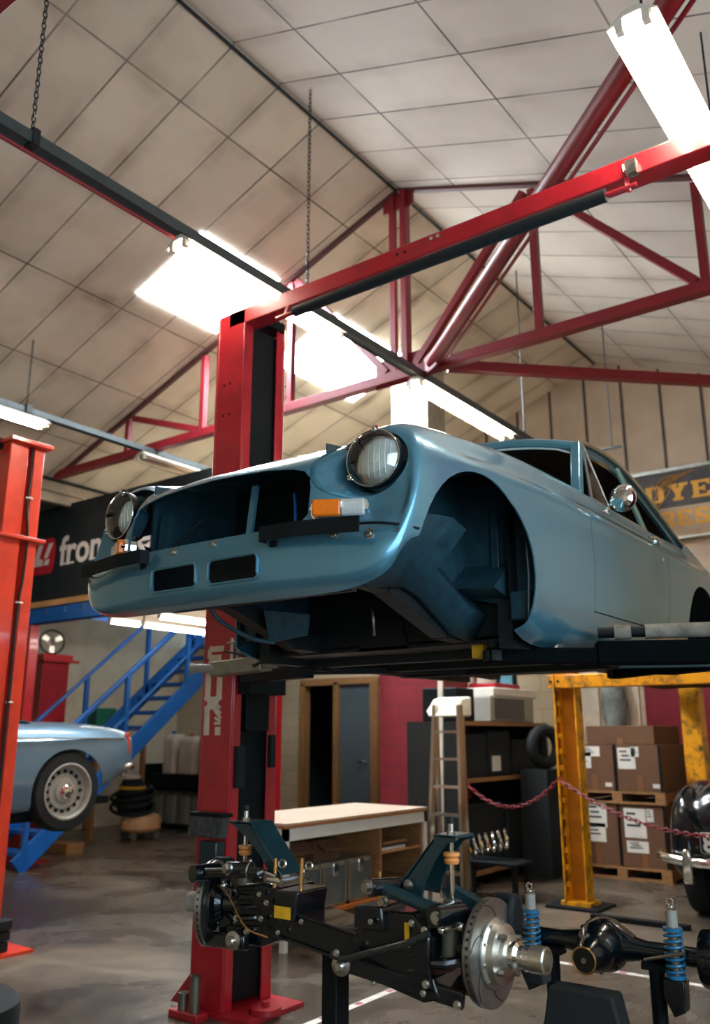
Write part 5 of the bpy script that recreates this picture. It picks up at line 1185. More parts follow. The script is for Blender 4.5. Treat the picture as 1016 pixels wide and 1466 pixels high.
o = MB().box(-10.9, -10.55, 7.95, 8.3, 1.5, 1.78).build('crate', M['green'], None, bevel=.01)
o2 = thing('wall_bench', 'pale bench against the back left wall carrying the green crate', 'bench', (-10.8, 8.3, 0))
B('top', MB().box(-11.75, -10.4, 7.85, 8.8, 1.46, 1.50), 'ply', o2)
for a, b in ((-11.7, 7.9), (-10.45, 7.9), (-11.7, 8.75), (-10.45, 8.75)): B('leg', MB().box(a - .03, a + .03, b - .03, b + .03, 0, 1.46), 'ply', o2)
tag(o, 'green plastic crate beside the dark red cabinet, behind the roadster', 'crate')
o = MB().box(-10.55, -9.95, 10.5, 10.59, 1.0, 2.2).build('plywood_sheet', mat('orange_ply', (190, 136, 84), .6, 0, .1, 3), None); tag(o, 'orange plywood sheet on the back wall behind the staircase', 'board')
o = MB().box(-10.6, -9.9, 10.44, 10.59, 0, .98).build('grey_cupboard', M['greyjug'], None, bevel=.01); tag(o, 'low grey cupboard below the plywood sheet on the back wall', 'cupboard')
o = MB().tube([(-9.80, 10.52, 0), (-9.80, 10.52, 2.9)], .03, 10).build('downpipe', M['galv']); tag(o, 'grey vertical pipe on the back wall behind the stairs', 'pipe')
# vacuum cleaner
vc = thing('vacuum_cleaner', 'beige and black wheeled vacuum cleaner with a looped hose behind the roadster', 'vacuum cleaner', (-10.05, 8.4, 0), None)
B('base', MB().lathe([(0, .10), (.24, .10), (.28, .14), (.28, .24), (.25, .31), (.18, .34), (0, .35)], (-10.02, 8.42, 0), (0, 0, 1), 28), 'vac', vc)
B('motor_head', MB().lathe([(.19, .35), (.20, .5), (.18, .70), (.13, .80), (0, .82)], (-10.12, 8.32, 0), (0, 0, 1), 24), 'rubber', vc)
B('lamp_cap', MB().lathe([(.13, .80), (.13, .85), (0, .86)], (-10.14, 8.30, 0), (0, 0, 1), 20), 'lamp', vc)
B('band', MB().lathe([(.186, .66), (.19, .68), (.186, .70)], (-10.12, 8.32, 0), (0, 0, 1), 24), 'yellowtag', vc)
mb = MB()
for k, (rr, zz) in enumerate(((.30, .42), (.27, .50), (.31, .58), (.25, .64))): mb.torus((-10.1, 8.33, zz), (.25 - .1 * k, -.2, 1), rr, .024, 28, 8)
B('hose', mb, 'rubber', vc)
for a in range(4):
    c = V((-10.02 + .24 * math.cos(a * PI / 2 + .5), 8.42 + .24 * math.sin(a * PI / 2 + .5), .05)); B('castor', MB().cyl(c + V((-.015, 0, 0)), c + V((.015, 0, 0)), .05, seg=14).tube([c, c + V((0, 0, .08))], .01, 6), 'galv', vc)
bb = MB().box(-11.76, -11.42, 9.55, 9.95, .38, .75).build('storage_box', M['bluebox'], None, bevel=.012); tag(bb, 'blue plastic box on the floor crate behind the vacuum cleaner', 'box')
o = MB().box(-11.78, -11.41, 9.5, 10.0, 0, .379).build('floor_crate', M['darkroom'], None, bevel=.01); tag(o, 'dark crate under the blue plastic box at the back left', 'crate')
o = MB().box(-9.95, -9.35, 6.75, 7.0, 0, .13).build('timber_block', M['ply'], None, bevel=.008); tag(o, 'timber block lying on the floor behind the red column base', 'block')
# shelf with plastic cans by the central post
rk = thing('can_rack', 'low black rack of plastic cans against the back wall left of the central post', 'rack', (-10.68, 9.9, 0))
B('shelf', MB().box(-11.38, -9.98, 9.55, 10.3, .03, .06), 'matblack', rk); B('shelf', MB().box(-11.38, -9.98, 9.55, 10.3, .76, .80), 'matblack', rk); B('back_panel', MB().box(-11.38, -9.98, 10.27, 10.3, .0, .95), 'matblack', rk)
for a in (-11.36, -10.00): B('upright', MB().box(a - .02, a + .02, 9.55, 10.3, 0, .95), 'matblack', rk)
B('front_rail', MB().box(-11.38, -9.98, 9.53, 9.56, .60, .78), 'matblack', rk)
def jug(x, y, z, wx, wy, h, m, label, cap='redplastic', grp='plastic cans on the rack'):
    t = thing('plastic_can', label, 'can', (x, y, z), grp)
    P = rrect(-wx / 2, wx / 2, 0, wy, .04)
    mb = MB(); mb.prism([(x + a, y + b - wy / 2, z) for a, b in P], (0, 0, h * .82))
    mb.hexa([(x - wx * .45, y - wy * .45, z + h * .82), (x + wx * .45, y - wy * .45, z + h * .82), (x + wx * .45, y + wy * .45, z + h * .82), (x - wx * .45, y + wy * .45, z + h * .82), (x - wx * .2, y - wy * .3, z + h * .93), (x + wx * .4, y - wy * .3, z + h * .93), (x + wx * .4, y + wy * .3, z + h * .93), (x - wx * .2, y + wy * .3, z + h * .93)])
    B('body', mb, m, t, .012); B('cap', MB().cyl((x - wx * .05, y - wy * .1, z + h * .92), (x - wx * .05, y - wy * .1, z + h), .035, seg=14), cap, t)
jug(-10.55, 9.85, .80, .34, .34, .62, 'jug', 'large milky plastic can with a red cap on the rack top')
jug(-10.98, 9.85, .80, .26, .3, .66, 'jug', 'slim milky can beside the large one on the rack top', 'bluebox')
jug(-10.18, 9.9, .80, .3, .3, .72, 'jug', 'tall milky can at the right end of the rack top')
for i, x in enumerate((-11.13, -10.83, -10.53, -10.23)):
    jug(x, 9.85, .06, .22, .40, .52, 'greyjug', ['leftmost grey can on the bottom of the rack', 'second grey can from the left on the bottom of the rack', 'third grey can from the left on the bottom of the rack', 'rightmost grey can on the bottom of the rack, by the post'][i], 'rubber')

# ------------------------------------------------------------------ work bench and what is under it
wb = thing('work_bench', 'long work bench with a pale top and white frame behind the central post', 'bench', (-4.75, 5.6, 0))
BX0, BX1, BY0, BY1, BZ = -4.86, -4.09, 4.70, 6.51, .81
B('worktop', MB().box(BX0, BX1, BY0, BY1, BZ - .012, BZ), 'benchtop', wb); B('worktop_edge', MB().box(BX0, BX1 + .002, BY0 - .002, BY1, BZ - .034, BZ - .012), 'wood', wb, .003)
B('frame_rail', MB().box(BX0 + .01, BX1 - .005, BY0 + .005, BY0 + .045, BZ - .115, BZ - .034).box(BX1 - .045, BX1 - .005, BY0 + .005, BY1 - .005, BZ - .115, BZ - .034).box(BX0 + .01, BX1 - .005, BY1 - .045, BY1 - .005, BZ - .115, BZ - .034), 'white', wb)
for a, b in ((BX1 - .025, BY0 + .025), (BX1 - .025, BY1 - .025), (BX0 + .03, BY0 + .025), (BX0 + .03, BY1 - .025)): B('leg', MB().box(a - .02, a + .02, b - .02, b + .02, 0, BZ - .034), 'white', wb)
B('lower_shelf', MB().box(BX0 + .02, BX1 - .05, BY0 + .05, 5.80, .17, .19), 'galv', wb); B('shelf_edge', MB().box(BX1 - .05, BX1 - .02, BY0 + .05, 5.80, .165, .195), 'orangeedge', wb, .003)
cu = thing('cubby_unit', 'open plywood cubby unit under the right end of the work bench', 'cabinet', (-4.4, 6.1, 0))
B('side_panel', MB().box(-4.8, -4.10, 5.83, 5.85, 0, .69), 'ply', cu); B('side_panel', MB().box(-4.8, -4.10, 6.42, 6.44, 0, .69), 'ply', cu)
B('back_panel', MB().box(-4.8, -4.78, 5.85, 6.42, 0, .69), 'ply', cu); B('shelf', MB().box(-4.78, -4.10, 5.85, 6.42, .50, .515), 'ply', cu); B('bottom', MB().box(-4.78, -4.10, 5.85, 6.42, .03, .05), 'ply', cu)
B('mid_shelf', MB().box(-4.78, -4.14, 5.85, 6.42, .27, .285), 'ply', cu)
for i, (m, z, l) in enumerate((('label', .516, 'white folder at the bottom of the papers in the cubby'), ('ink', .537, 'dark folder in the middle of the papers in the cubby'), ('ply', .558, 'brown folder on top of the papers in the cubby'))):
    o = MB().box(-4.55, -4.14, 5.90 + .02 * i, 6.24 + .015 * i, z, z + .02).build('folder', M[m], None); tag(o, l, 'folder', 'papers in the cubby')
for i, (y0, y1, l) in enumerate(((4.80, 5.16, 'grey alloy case on the bench shelf nearest the post'), (5.18, 5.46, 'grey alloy case in the middle of the bench shelf'), (5.48, 5.78, 'grey alloy case beside the cubby unit on the bench shelf'))):
    t = thing('alloy_case', l, 'case', (-4.4, (y0 + y1) / 2, .19), 'cases under the bench')
    B('box', MB().box(-4.75, -4.16, y0, y1, .19, .46), 'case', t, .006); B('lid', MB().box(-4.76, -4.15, y0 - .005, y1 + .005, .46, .50), 'galv', t, .006)
    B('edge_trim', MB().box(-4.158, -4.148, y0, y1, .19, .215).box(-4.158, -4.148, y0, y0 + .02, .19, .5).box(-4.158, -4.148, y1 - .02, y1, .19, .5), 'alu', t)
    B('latch', MB().box(-4.16, -4.135, (y0 + y1) / 2 - .03, (y0 + y1) / 2 + .03, .40, .49), 'chrome', t, .004)
for i, (y0, y1, h, l) in enumerate(((4.82, 5.1, .15, 'open cardboard box lying on the alloy cases under the bench, nearest the post'), (5.2, 5.5, .14, 'cardboard box on the alloy cases beside the black tray under the bench'))):
    o = MB().box(-4.7, -4.25, y0, y1, .501, .501 + h).prism([(-4.25, y0, .501 + h), (-4.15, y0 + .02, .501 + h * .55), (-4.15, y1 - .02, .501 + h * .55), (-4.25, y1, .501 + h)], (0, 0, .006)).build('cardboard_box', M['card'], None); tag(o, l, 'box', 'boxes under the bench')

# ladder
ld = thing('stepladder', 'folded aluminium stepladder standing between the work bench and the dark shelf', 'ladder', (-4.1, 6.95, 0))
for x, y, dy in ((-4.22, 6.85, .04), (-3.97, 6.85, .04)): B('stile', MB().bar((x + (-.05 if x < -4.1 else .05), y - .06, 0), (x, y + dy, 1.66), .03, .065), 'alu', ld)
for x in (-4.27, -4.0): B('rear_stile', MB().bar((x - .05, 7.10, 0), (x, 6.98, 1.62), .025, .05), 'alu', ld)
for i in range(6): B('tread', MB().box(-4.235 - .006 * (5 - i), -3.955 + .006 * (5 - i), 6.80 + .01 * i, 6.90 + .01 * i, .24 + i * .235, .262 + i * .235), 'alu', ld)
mb = MB(); mb.prism([(-4.28, 6.84, 1.56), (-4.31, 6.90, 1.62), (-4.28, 6.94, 1.72), (-4.26, 7.05, 1.74), (-4.26, 7.05, 1.56)], (.33, 0, 0)); B('cloth_cover', mb, mat('white_cloth', (206, 200, 186), .8, 0, .12, 6), ld, .02)
o = MB().bar((-4.45, 7.3, 0), (-4.42, 7.34, 2.5), .05, .02).build('white_batten', M['white']); tag(o, 'long white batten leaning upright behind the stepladder', 'batten')

# dark shelf unit along the line of the bench
su = thing('shelf_unit', 'tall dark shelf unit with wooden shelf edges, behind the stepladder', 'shelf', (-4.55, 8.5, 0))
for y in (7.55, 9.42): B('upright', MB().box(-4.95, -4.30, y - .02, y + .02, 0, 1.53), 'darkwood', su)
B('back_panel', MB().box(-4.97, -4.95, 7.55, 9.42, 0, 1.53), 'darkwood', su)
for z in (.12, .97, 1.51): 
    B('shelf', MB().box(-4.95, -4.32, 7.57, 9.40, z - .02, z + .02), 'darkwood', su); B('shelf_edge', MB().box(-4.32, -4.30, 7.57, 9.40, z - .02, z + .02), 'ply', su)
for i, (y0, y1, z, h, l) in enumerate(((7.62, 8.10, .99, .42, 'black storage crate on the middle shelf next to the ladder'), (8.14, 8.62, .99, .45, 'black storage crate on the middle shelf carrying the white note'), (8.68, 9.34, .99, .36, 'black storage crate at the far end of the middle shelf'), (7.62, 8.4, .14, .6, 'black crate on the bottom shelf behind the red chain'), (8.5, 9.3, .14, .55, 'black crate at the far end of the bottom shelf'))):
    o = MB().box(-4.9, -4.36, y0, y1, z + .001, z + h).build('storage_crate', M['darkroom'], None, bevel=.01); tag(o, l, 'crate', 'crates in the dark shelf')
o = MB().box(-4.358, -4.352, 8.20, 8.38, 1.04, 1.19).build('paper_note', M['label']); tag(o, 'white paper note stuck on the black crate in the dark shelf', 'note')
o = MB().box(-4.8, -4.4, 7.58, 7.95, 1.531, 1.86).build('equipment_case', M['matblack'], None, bevel=.015); tag(o, 'black equipment case on top of the dark shelf next to the ladder', 'case')
mc_ = thing('bench_machine', 'grey and white machine on top of the dark shelf under the red tray', 'machine', (-4.6, 8.75, 1.53))
B('body', MB().box(-4.85, -4.36, 8.22, 9.25, 1.531, 1.80), 'machine', mc_, .015); B('cover', MB().box(-4.87, -4.36, 8.3, 9.35, 1.80, 1.89), 'white', mc_, .01); B('window', MB().box(-4.362, -4.354, 8.30, 9.0, 1.56, 1.78), mat('smoked_panel', (90, 94, 92), .2), mc_)
o = MB().box(-4.75, -4.42, 8.45, 9.05, 1.891, 1.945).build('tool_tray', M['redplastic'], None, bevel=.012); tag(o, 'red tray lying on top of the grey and white machine', 'tray')
def bag(x, y, z, h, r, label):
    o = MB().lathe([(0, 0), (r, .02), (r * 1.05, h * .5), (r * .8, h * .85), (r * .3, h), (0, h)], (x, y, z), (0, 0, 1), 18).build('plastic_bag', M['jug'], None); tag(o, label, 'bag', 'pale bags behind the shelf')
bs = thing('rear_rack', 'dark rear rack against the back wall holding pale bags above the dark shelf', 'rack', (-5.6, 9.9, 0))
B('body', MB().box(-6.1, -5.1, 9.75, 10.3, 0, 1.80), 'darkroom', bs)
bag(-5.95, 9.95, 1.801, .7, .12, 'leftmost pale plastic bag on the rear rack'); bag(-5.66, 9.95, 1.801, .75, .14, 'middle pale plastic bag on the rear rack'); bag(-5.34, 9.98, 1.801, .5, .12, 'rightmost low pale plastic bag on the rear rack')
# bright coil springs lying in the dark
o = MB().coil((-4.12, 7.28, .42), (-3.80, 7.40, .50), .085, .014, 6, 20, 8).build('coil_spring', M['chrome']); tag(o, 'bright coil spring lying on the dark trolley behind the subframe', 'spring')
o = thing('trolley', 'black low trolley carrying the bright coil spring in front of the dark shelf', 'trolley', (-3.9, 7.34, 0)); B('top', MB().box(-4.24, -3.62, 7.18, 7.50, .29, .318), 'matblack', o, .006)
for a, b in ((-4.20, 7.22), (-3.66, 7.22), (-4.20, 7.46), (-3.66, 7.46)): B('leg', MB().box(a - .02, a + .02, b - .02, b + .02, 0, .29), 'matblack', o)

# ------------------------------------------------------------------ yellow four-post lift, boxes, black car
yl = thing('four_post_lift', 'scuffed yellow four-post lift with a high cross beam in front of the boxes', 'car lift', (-3.16, 7.4, 0))
mb = MB(); mb.box(-3.25, -3.06, 7.47, 7.485, .02, 2.05).box(-3.085, -3.07, 7.36, 7.48, .02, 2.05).box(-3.25, -3.235, 7.30, 7.48, .02, 2.05); p = B('post', mb, 'yellow', yl, .003)
mb = MB(); mb.box(-3.262, -3.235, 7.33, 7.36, .10, 2.05)
for i in range(14): mb.box(-3.235, -3.205, 7.33, 7.36, .16 + i * .135, .20 + i * .135)
B('ladder_strip', mb, 'yellow', p); B('post_shadow_liner', MB().box(-3.232, -3.09, 7.455, 7.468, .02, 1.85), mat('shaded_yellow', (190, 120, 14), .5, 0, .1), p)  # darker yellow strip: shade inside the post put into its colour
B('base_plate', MB().box(-3.38, -2.93, 7.20, 7.62, 0, .02), 'matblack', yl); B('foot_gusset', MB().box(-3.28, -3.02, 7.30, 7.52, .02, .05), 'yellow', yl)
B('cross_beam', MB().box(-3.30, .95, 7.31, 7.42, 1.80, 1.915), 'yellow', yl, .006)
for x in (-3.27, -3.20): B('beam_bolt', MB().cyl((x, 7.312, 1.86), (x, 7.30, 1.86), .012, seg=10), 'matblack', yl)
mb = MB(); mb.box(-2.74, -2.58, 9.28, 9.42, 0, 2.0).box(-2.58, -2.54, 9.25, 9.44, 0, 2.0); B('post', mb, 'yellow', yl, .003)
B('post', MB().box(.75, .95, 7.3, 7.5, 0, 2.05), 'yellow', yl)
B('runway', MB().box(-2.88, -2.32, 7.5, 9.2, 1.86, 1.93), 'matblack', yl)
o = MB().box(-2.90, -2.15, 6.98, 7.06, 0, .035).build('floor_rail', M['matblack']); tag(o, 'black flat rail lying on the floor in front of the yellow post', 'rail')

def pallet(x0, x1, y0, y1, z, label):
    t = thing('pallet', label, 'pallet', ((x0 + x1) / 2, (y0 + y1) / 2, z), 'pallets under the boxes')
    for i in range(5):
        a = x0 + (x1 - x0 - .1) * 0; yy = y0 + i * (y1 - y0 - .1) / 4
        B('slat', MB().box(x0, x1, yy, yy + .1, z + .10, z + .12), 'ply', t)
    for i in range(3):
        xx = x0 + i * (x1 - x0 - .1) / 2; B('bearer', MB().box(xx, xx + .1, y0, y1, z + .02, z + .10), 'ply', t)
    B('bottom_slat', MB().box(x0, x1, y0, y0 + .1, z, z + .02), 'ply', t)
pallet(-3.86, -2.88, 9.0, 10.1, 0, 'lower wooden pallet on the floor under the cardboard boxes')
def carton(x0, x1, y0, y1, z0, z1, label, labs, side=False):
    t = thing('cardboard_box', label, 'box', ((x0 + x1) / 2, (y0 + y1) / 2, z0), 'cartons on the pallets')
    B('carton', MB().box(x0, x1, y0, y1, z0, z1), 'card', t, .006)
    B('packing_tape', MB().box((x0 + x1) / 2 - .03, (x0 + x1) / 2 + .03, y0 - .002, y0, z0 + (z1 - z0) * .0, z0 + (z1 - z0) * .35).box((x0 + x1) / 2 - .03, (x0 + x1) / 2 + .03, y0, y1, z1, z1 + .001), mat('brown_tape', (120, 80, 50), .4), t)
    for a, b, c, d in labs:
        l = B('paper_label', MB().box(x0 + a, x0 + b, y0 - .003, y0 - .001, z0 + c, z0 + d), 'label', t)
        mb = MB(); h = d - c; wdt = b - a
        if h > .06:
            for k in range(3): mb.box(x0 + a + wdt * (.12 + .1 * (k % 2)), x0 + a + wdt * (.55 + .1 * k), y0 - .0045, y0 - .003, z0 + c + h * (.78 - k * .2), z0 + c + h * (.86 - k * .2))
            B('print_block', mb, 'ink', l)
zc0, zc1, zc2, zc3 = .12, .72, .84, 1.30
carton(-3.84, -3.38, 9.02, 10.0, zc0, zc1, 'lower left cardboard box on the floor pallet', [(.12, .34, .36, .60), (.10, .32, .22, .40), (.01, .06, .45, .55)])
carton(-3.37, -2.90, 9.02, 10.0, zc0, zc1, 'lower right cardboard box on the floor pallet', [(.05, .27, .28, .56), (.28, .35, .44, .56), (.06, .28, .14, .25)])
pallet(-3.86, -2.88, 9.0, 10.1, zc1 + .001, 'upper wooden pallet between the two layers of boxes')
carton(-3.83, -3.37, 9.02, 10.0, zc2 + .002, zc3, 'upper left cardboard box under the flat carton', [(.04, .20, .22, .38), (.06, .30, .34, .44), (.34, .41, .04, .08)])
carton(-3.36, -2.89, 9.02, 10.0, zc2 + .002, zc3, 'upper right cardboard box with pale strapped end', [(.02, .20, .22, .43), (.16, .24, .34, .44), (.36, .43, .04, .08)])
carton(-3.68, -2.96, 9.06, 9.9, zc3 + .002, zc3 + .19, 'flat carton lying on top of the box stack', [])
for i, x in enumerate((-3.375, -2.91)):
    o = MB().box(x - .012, x + .012, 9.008, 9.014, .13, 1.30).build('packing_strap', M['matblack']); tag(o, 'black vertical strap %s' % ('between the left and right boxes' if i == 0 else 'at the right edge of the boxes'), 'strap', 'box straps')

bc = thing('car', 'black classic car at the right edge, tail with chrome bumper and number plate', 'car', (-1.75, 8.6, 0))
CX_ = -1.75; KW = .76
stn = [(7.02, .30, .44, .60, 0), (7.05, .58, .42, .80, .03), (7.14, .68, .36, .93, .06), (7.35, .73, .32, 1.00, .07), (7.8, .76, .28, 1.03, .05), (8.6, .76, .26, .98, .03), (9.6, .74, .28, .96, .03), (10.2, .62, .34, .86, .03), (10.35, .3, .45, .7, 0)]
net = []
for y, wd, zb, zt, dm in stn:
    wd *= KW; h_ = zt - zb; net.append([(wd * .88, y, zb), (wd, y, zb + .15 * h_), (wd * 1.0, y, zb + .5 * h_), (wd * .95, y, zb + .82 * h_), (wd * .80, y, zt), (wd * .62, y, zt - .02), (wd * .45, y, zt + dm * .4), (wd * .2, y, zt + dm), (0, y, zt + dm)])
dn = dense(net, 6, 4); cols = list(zip(*dn)); mb = MB()
mb.grid([[V((CX_ - p.x, p.y, p.z)) for p in c] + [V((CX_ + p.x, p.y, p.z)) for p in c[::-1][1:]] for c in cols])
B('body', mb, 'black', bc, sm=60)
B('tail_panel', MB().prism([(CX_ + a, 7.03, z) for a, z in ((-.28, .44), (.28, .44), (.27, .62), (-.27, .62))], (0, .03, 0)), 'black', bc, .01)
B('bumper', MB().tube(spline([(CX_ - .60, 7.18, .50), (CX_ - .55, 7.02, .50), (CX_ - .30, 6.92, .49), (CX_, 6.90, .49), (CX_ + .30, 6.92, .49), (CX_ + .55, 7.02, .50), (CX_ + .60, 7.18, .50)], 6), .036, 12), 'chrome', bc)
for s in (-1, 1):
    B('overrider', MB().prism([(CX_ + s * .34 + a, 6.88 + abs(b) * .0, z) for a, b, z in ((-.035, 0, .34), (.035, 0, .34), (.035, 0, .53), (.02, 0, .58), (-.02, 0, .58), (-.035, 0, .53))], (0, .06, 0)), 'chrome', bc, .015)
    B('rear_wheel', MB().lathe([(.15, -.08), (.29, -.08), (.31, -.05), (.31, .05), (.29, .08), (.15, .08), (0, .06)], (CX_ + s * .47, 7.75, .31), (s, 0, 0), 32), 'rubber', bc)
    B('front_wheel', MB().lathe([(.15, -.08), (.29, -.08), (.31, -.05), (.31, .05), (.29, .08), (.15, .08), (0, .06)], (CX_ + s * .47, 9.75, .31), (s, 0, 0), 32), 'rubber', bc)
    B('wing_bead', MB().tube(spline([(CX_ + s * .35, 7.03, .56), (CX_ + s * .37, 7.07, .76), (CX_ + s * .34, 7.2, .93), (CX_ + s * .33, 7.5, 1.02)], 5), .006, 6), mat('blue_bead', (90, 120, 150), .3), bc)
for z, y in ((.84, 7.16), (.93, 7.24), (1.02, 7.40)): B('luggage_rail', MB().tube([(CX_ - .34, y - .02, z), (CX_ + .34, y - .02, z)], .010, 8), 'chrome', bc)
B('luggage_rail', MB().tube([(CX_ - .22, 7.12, .84), (CX_ - .22, 7.2, .93)], .010, 8).tube([(CX_ + .22, 7.12, .84), (CX_ + .22, 7.2, .93)], .010, 8), 'chrome', bc)
pl = B('number_plate', MB().box(CX_ - .26, CX_ + .26, 6.985, 7.0, .545, .70), 'black', bc)
B('plate_border', MB().tube([(CX_ + a, 6.984, z) for a, z in rrect(-.255, .255, .55, .695, .02)], .003, 6, closed=True), 'galv', pl)
put_text(text_mesh('8', .17, .006, .9, .004), CX_ - .235, 6.982, .565, 'label', 'plate_character', pl)

# red plastic chain looping past the yellow post
def swag(a, b, sag, label):
    a, b = V(a), V(b); n = int((b - a).length * 1.06 / .045); mb = MB()
    for i in range(n):
        t0 = i / n; t1 = (i + 1) / n
        p = [a.lerp(b, t) + V((0, 0, -4 * sag * t * (1 - t))) for t in (t0, t1)]
        c = (p[0] + p[1]) / 2; d = (p[1] - p[0]); _, u, w_ = frame(d); k_ = u if i % 2 else w_
        mb.tube([c + d * .72 * math.cos(2 * PI * k / 10) + k_ * .014 * math.sin(2 * PI * k / 10) for k in range(10)], .0055, 5, closed=True)
    o = mb.build('barrier_chain', M['redchain']); tag(o, label, 'chain', 'red barrier chains')
swag((-4.29, 7.52, .96), (-3.26, 7.35, 1.03), .23, 'red plastic chain sagging in front of the dark shelf')
swag((-3.24, 7.30, 1.03), (-.8, 6.5, 1.0), .33, 'red plastic chain sagging from the yellow post past the boxes to the right')
# odds and ends hung on the back wall right of the shelf
o = MB().torus((-4.02, 8.75, 1.28), (1, -.5, 0), .17, .06, 28, 10).build('tyre', M['rubber']); tag(o, 'small black tyre standing on a ledge left of the yellow post', 'tyre')
t = thing('ledge_box', 'dark pedestal under the small tyre left of the yellow post', 'pedestal', (-4.02, 8.8, 0)); B('body', MB().box(-4.22, -3.92, 8.55, 8.95, 0, 1.05), 'darkroom', t)
o = MB().lathe([(0, 0), (.12, .03), (.16, .3), (.12, .62), (.05, .7), (0, .72)], (-3.85, 10.41, 1.45), (0, 0, 1), 18).build('work_jacket', mat('grey_cloth', (120, 124, 120), .8, 0, .3, 6)); tag(o, 'grey work jacket hanging on the back wall above the boxes', 'jacket')

# ------------------------------------------------------------------ tyre sign on the gable wall
sg = thing('tyre_sign', 'rusty black and cream tyre sign with yellow slab lettering on the gable wall', 'sign', (-3.0, 10.5, 3.72))
SX0, SX1 = -4.75, -1.0
B('panel', MB().box(SX0, SX1, 10.50, 10.53, 3.72, 4.58), 'signblack', sg); B('lower_band', MB().box(SX0, SX1, 10.494, 10.50, 3.72, 4.10), 'signwhite', sg); B('rim', MB().box(SX0 - .01, SX1 + .01, 10.48, 10.53, 4.56, 4.60).box(SX0 - .01, SX1 + .01, 10.48, 10.53, 3.70, 3.725), 'galv', sg)
GL = {  # slab-serif letters on a 10 x 10 grid, as boxes / quads
 'G': [[(1, 1), (3.5, 1), (3.5, 9), (1, 9)], [(2, 0), (9, 0), (9, 2), (2, 2)], [(2, 8), (9, 8), (9, 10), (2, 10)], [(7, 0), (9.5, 0), (9.5, 5), (7, 5)], [(5.2, 4), (9.5, 4), (9.5, 5.4), (5.2, 5.4)], [(7.3, 6.6), (9.4, 6.6), (9.4, 10), (7.3, 10)]],
 'O': [[(.5, 2), (3.5, 2), (3.5, 8), (.5, 8)], [(6.5, 2), (9.5, 2), (9.5, 8), (6.5, 8)], [(2, 0), (8, 0), (8, 2), (2, 2)], [(2, 8), (8, 8), (8, 10), (2, 10)], [(.5, 2), (2, 0), (3.5, 2)], [(6.5, 2), (8, 0), (9.5, 2)], [(.5, 8), (3.5, 8), (2, 10)], [(6.5, 8), (9.5, 8), (8, 10)]],
 'D': [[(.5, 0), (3.5, 0), (3.5, 10), (.5, 10)], [(3, 0), (7.5, 0), (7.5, 1.6), (3, 1.6)], [(3, 8.4), (7.5, 8.4), (7.5, 10), (3, 10)], [(6.6, 2), (9.5, 2), (9.5, 8), (6.6, 8)], [(6.6, 2), (7.5, 0), (9.5, 2)], [(6.6, 8), (9.5, 8), (7.5, 10)]],
 'Y': [[(3.6, 0), (6.4, 0), (6.4, 5), (3.6, 5)], [(2.4, 0), (7.6, 0), (7.6, 1.5), (2.4, 1.5)], [(3.6, 4.2), (6.4, 4.2), (4.2, 9), (1.2, 9)], [(3.6, 4.2), (6.4, 4.2), (8.9, 9), (6.2, 9)], [(0, 8.4), (4.9, 8.4), (4.9, 10), (0, 10)], [(5.5, 8.4), (10, 8.4), (10, 10), (5.5, 10)]],
 'E': [[(1, 0), (3.8, 0), (3.8, 10), (1, 10)], [(.2, 0), (9.4, 0), (9.4, 1.6), (.2, 1.6)], [(.2, 8.4), (9.4, 8.4), (9.4, 10), (.2, 10)], [(3, 4.2), (6.6, 4.2), (6.6, 5.8), (3, 5.8)], [(7.4, 0), (9.4, 0), (9.4, 3.4), (7.4, 2.6)], [(7.4, 7.4), (9.4, 6.6), (9.4, 10), (7.4, 10)], [(5.6, 3.4), (6.8, 3.4), (6.8, 6.6), (5.6, 6.6)]],
 'A': [[(3.6, 10), (6.2, 10), (3.4, 0), (.9, 0)], [(3.6, 10), (6.4, 10), (9.2, 0), (6.4, 0)], [(2.6, 3), (7, 3), (7, 4.5), (2.6, 4.5)], [(-.2, 0), (4.2, 0), (4.2, 1.5), (-.2, 1.5)], [(5.6, 0), (10.2, 0), (10.2, 1.5), (5.6, 1.5)]],
 'R': [[(1, 0), (3.8, 0), (3.8, 10), (1, 10)], [(.1, 0), (4.8, 0), (4.8, 1.6), (.1, 1.6)], [(.1, 8.4), (7.6, 8.4), (7.6, 10), (.1, 10)], [(3, 4), (7.4, 4), (7.4, 5.5), (3, 5.5)], [(6.4, 5), (9, 5.4), (9, 8.8), (7.6, 10), (6.4, 9)], [(5, 4.4), (7.4, 4.4), (9, 1.6), (6.3, 1.6)], [(6, 0), (10, 0), (10, 1.6), (6, 1.6)]],
 'T': [[(3.6, 0), (6.4, 0), (6.4, 10), (3.6, 10)], [(2.4, 0), (7.6, 0), (7.6, 1.5), (2.4, 1.5)], [(.3, 8.2), (9.7, 8.2), (9.7, 10), (.3, 10)], [(.3, 6.4), (2, 7), (2, 10), (.3, 10)], [(8, 7), (9.7, 6.4), (9.7, 10), (8, 10)]],
 'S': [[(.8, 5.4), (3.6, 5.4), (3.6, 9), (.8, 9)], [(2, 8.3), (9, 8.3), (9, 10), (2, 10)], [(.8, 9), (3.6, 9), (2.4, 10)], [(7.2, 6.8), (9.2, 6.8), (9.2, 10), (7.2, 10)], [(1, 6.4), (4.2, 6.4), (9.4, 4.6), (9.4, 3), (6, 3), (1, 4.9)], [(6.6, 1), (9.4, 1), (9.4, 4.6), (6.6, 4.6)], [(1, 0), (8.4, 0), (8.4, 1.7), (1, 1.7)], [(6.6, 1), (8.4, 0), (9.4, 1)], [(.8, 0), (2.8, 0), (2.8, 3.2), (.8, 3.2)]],
}
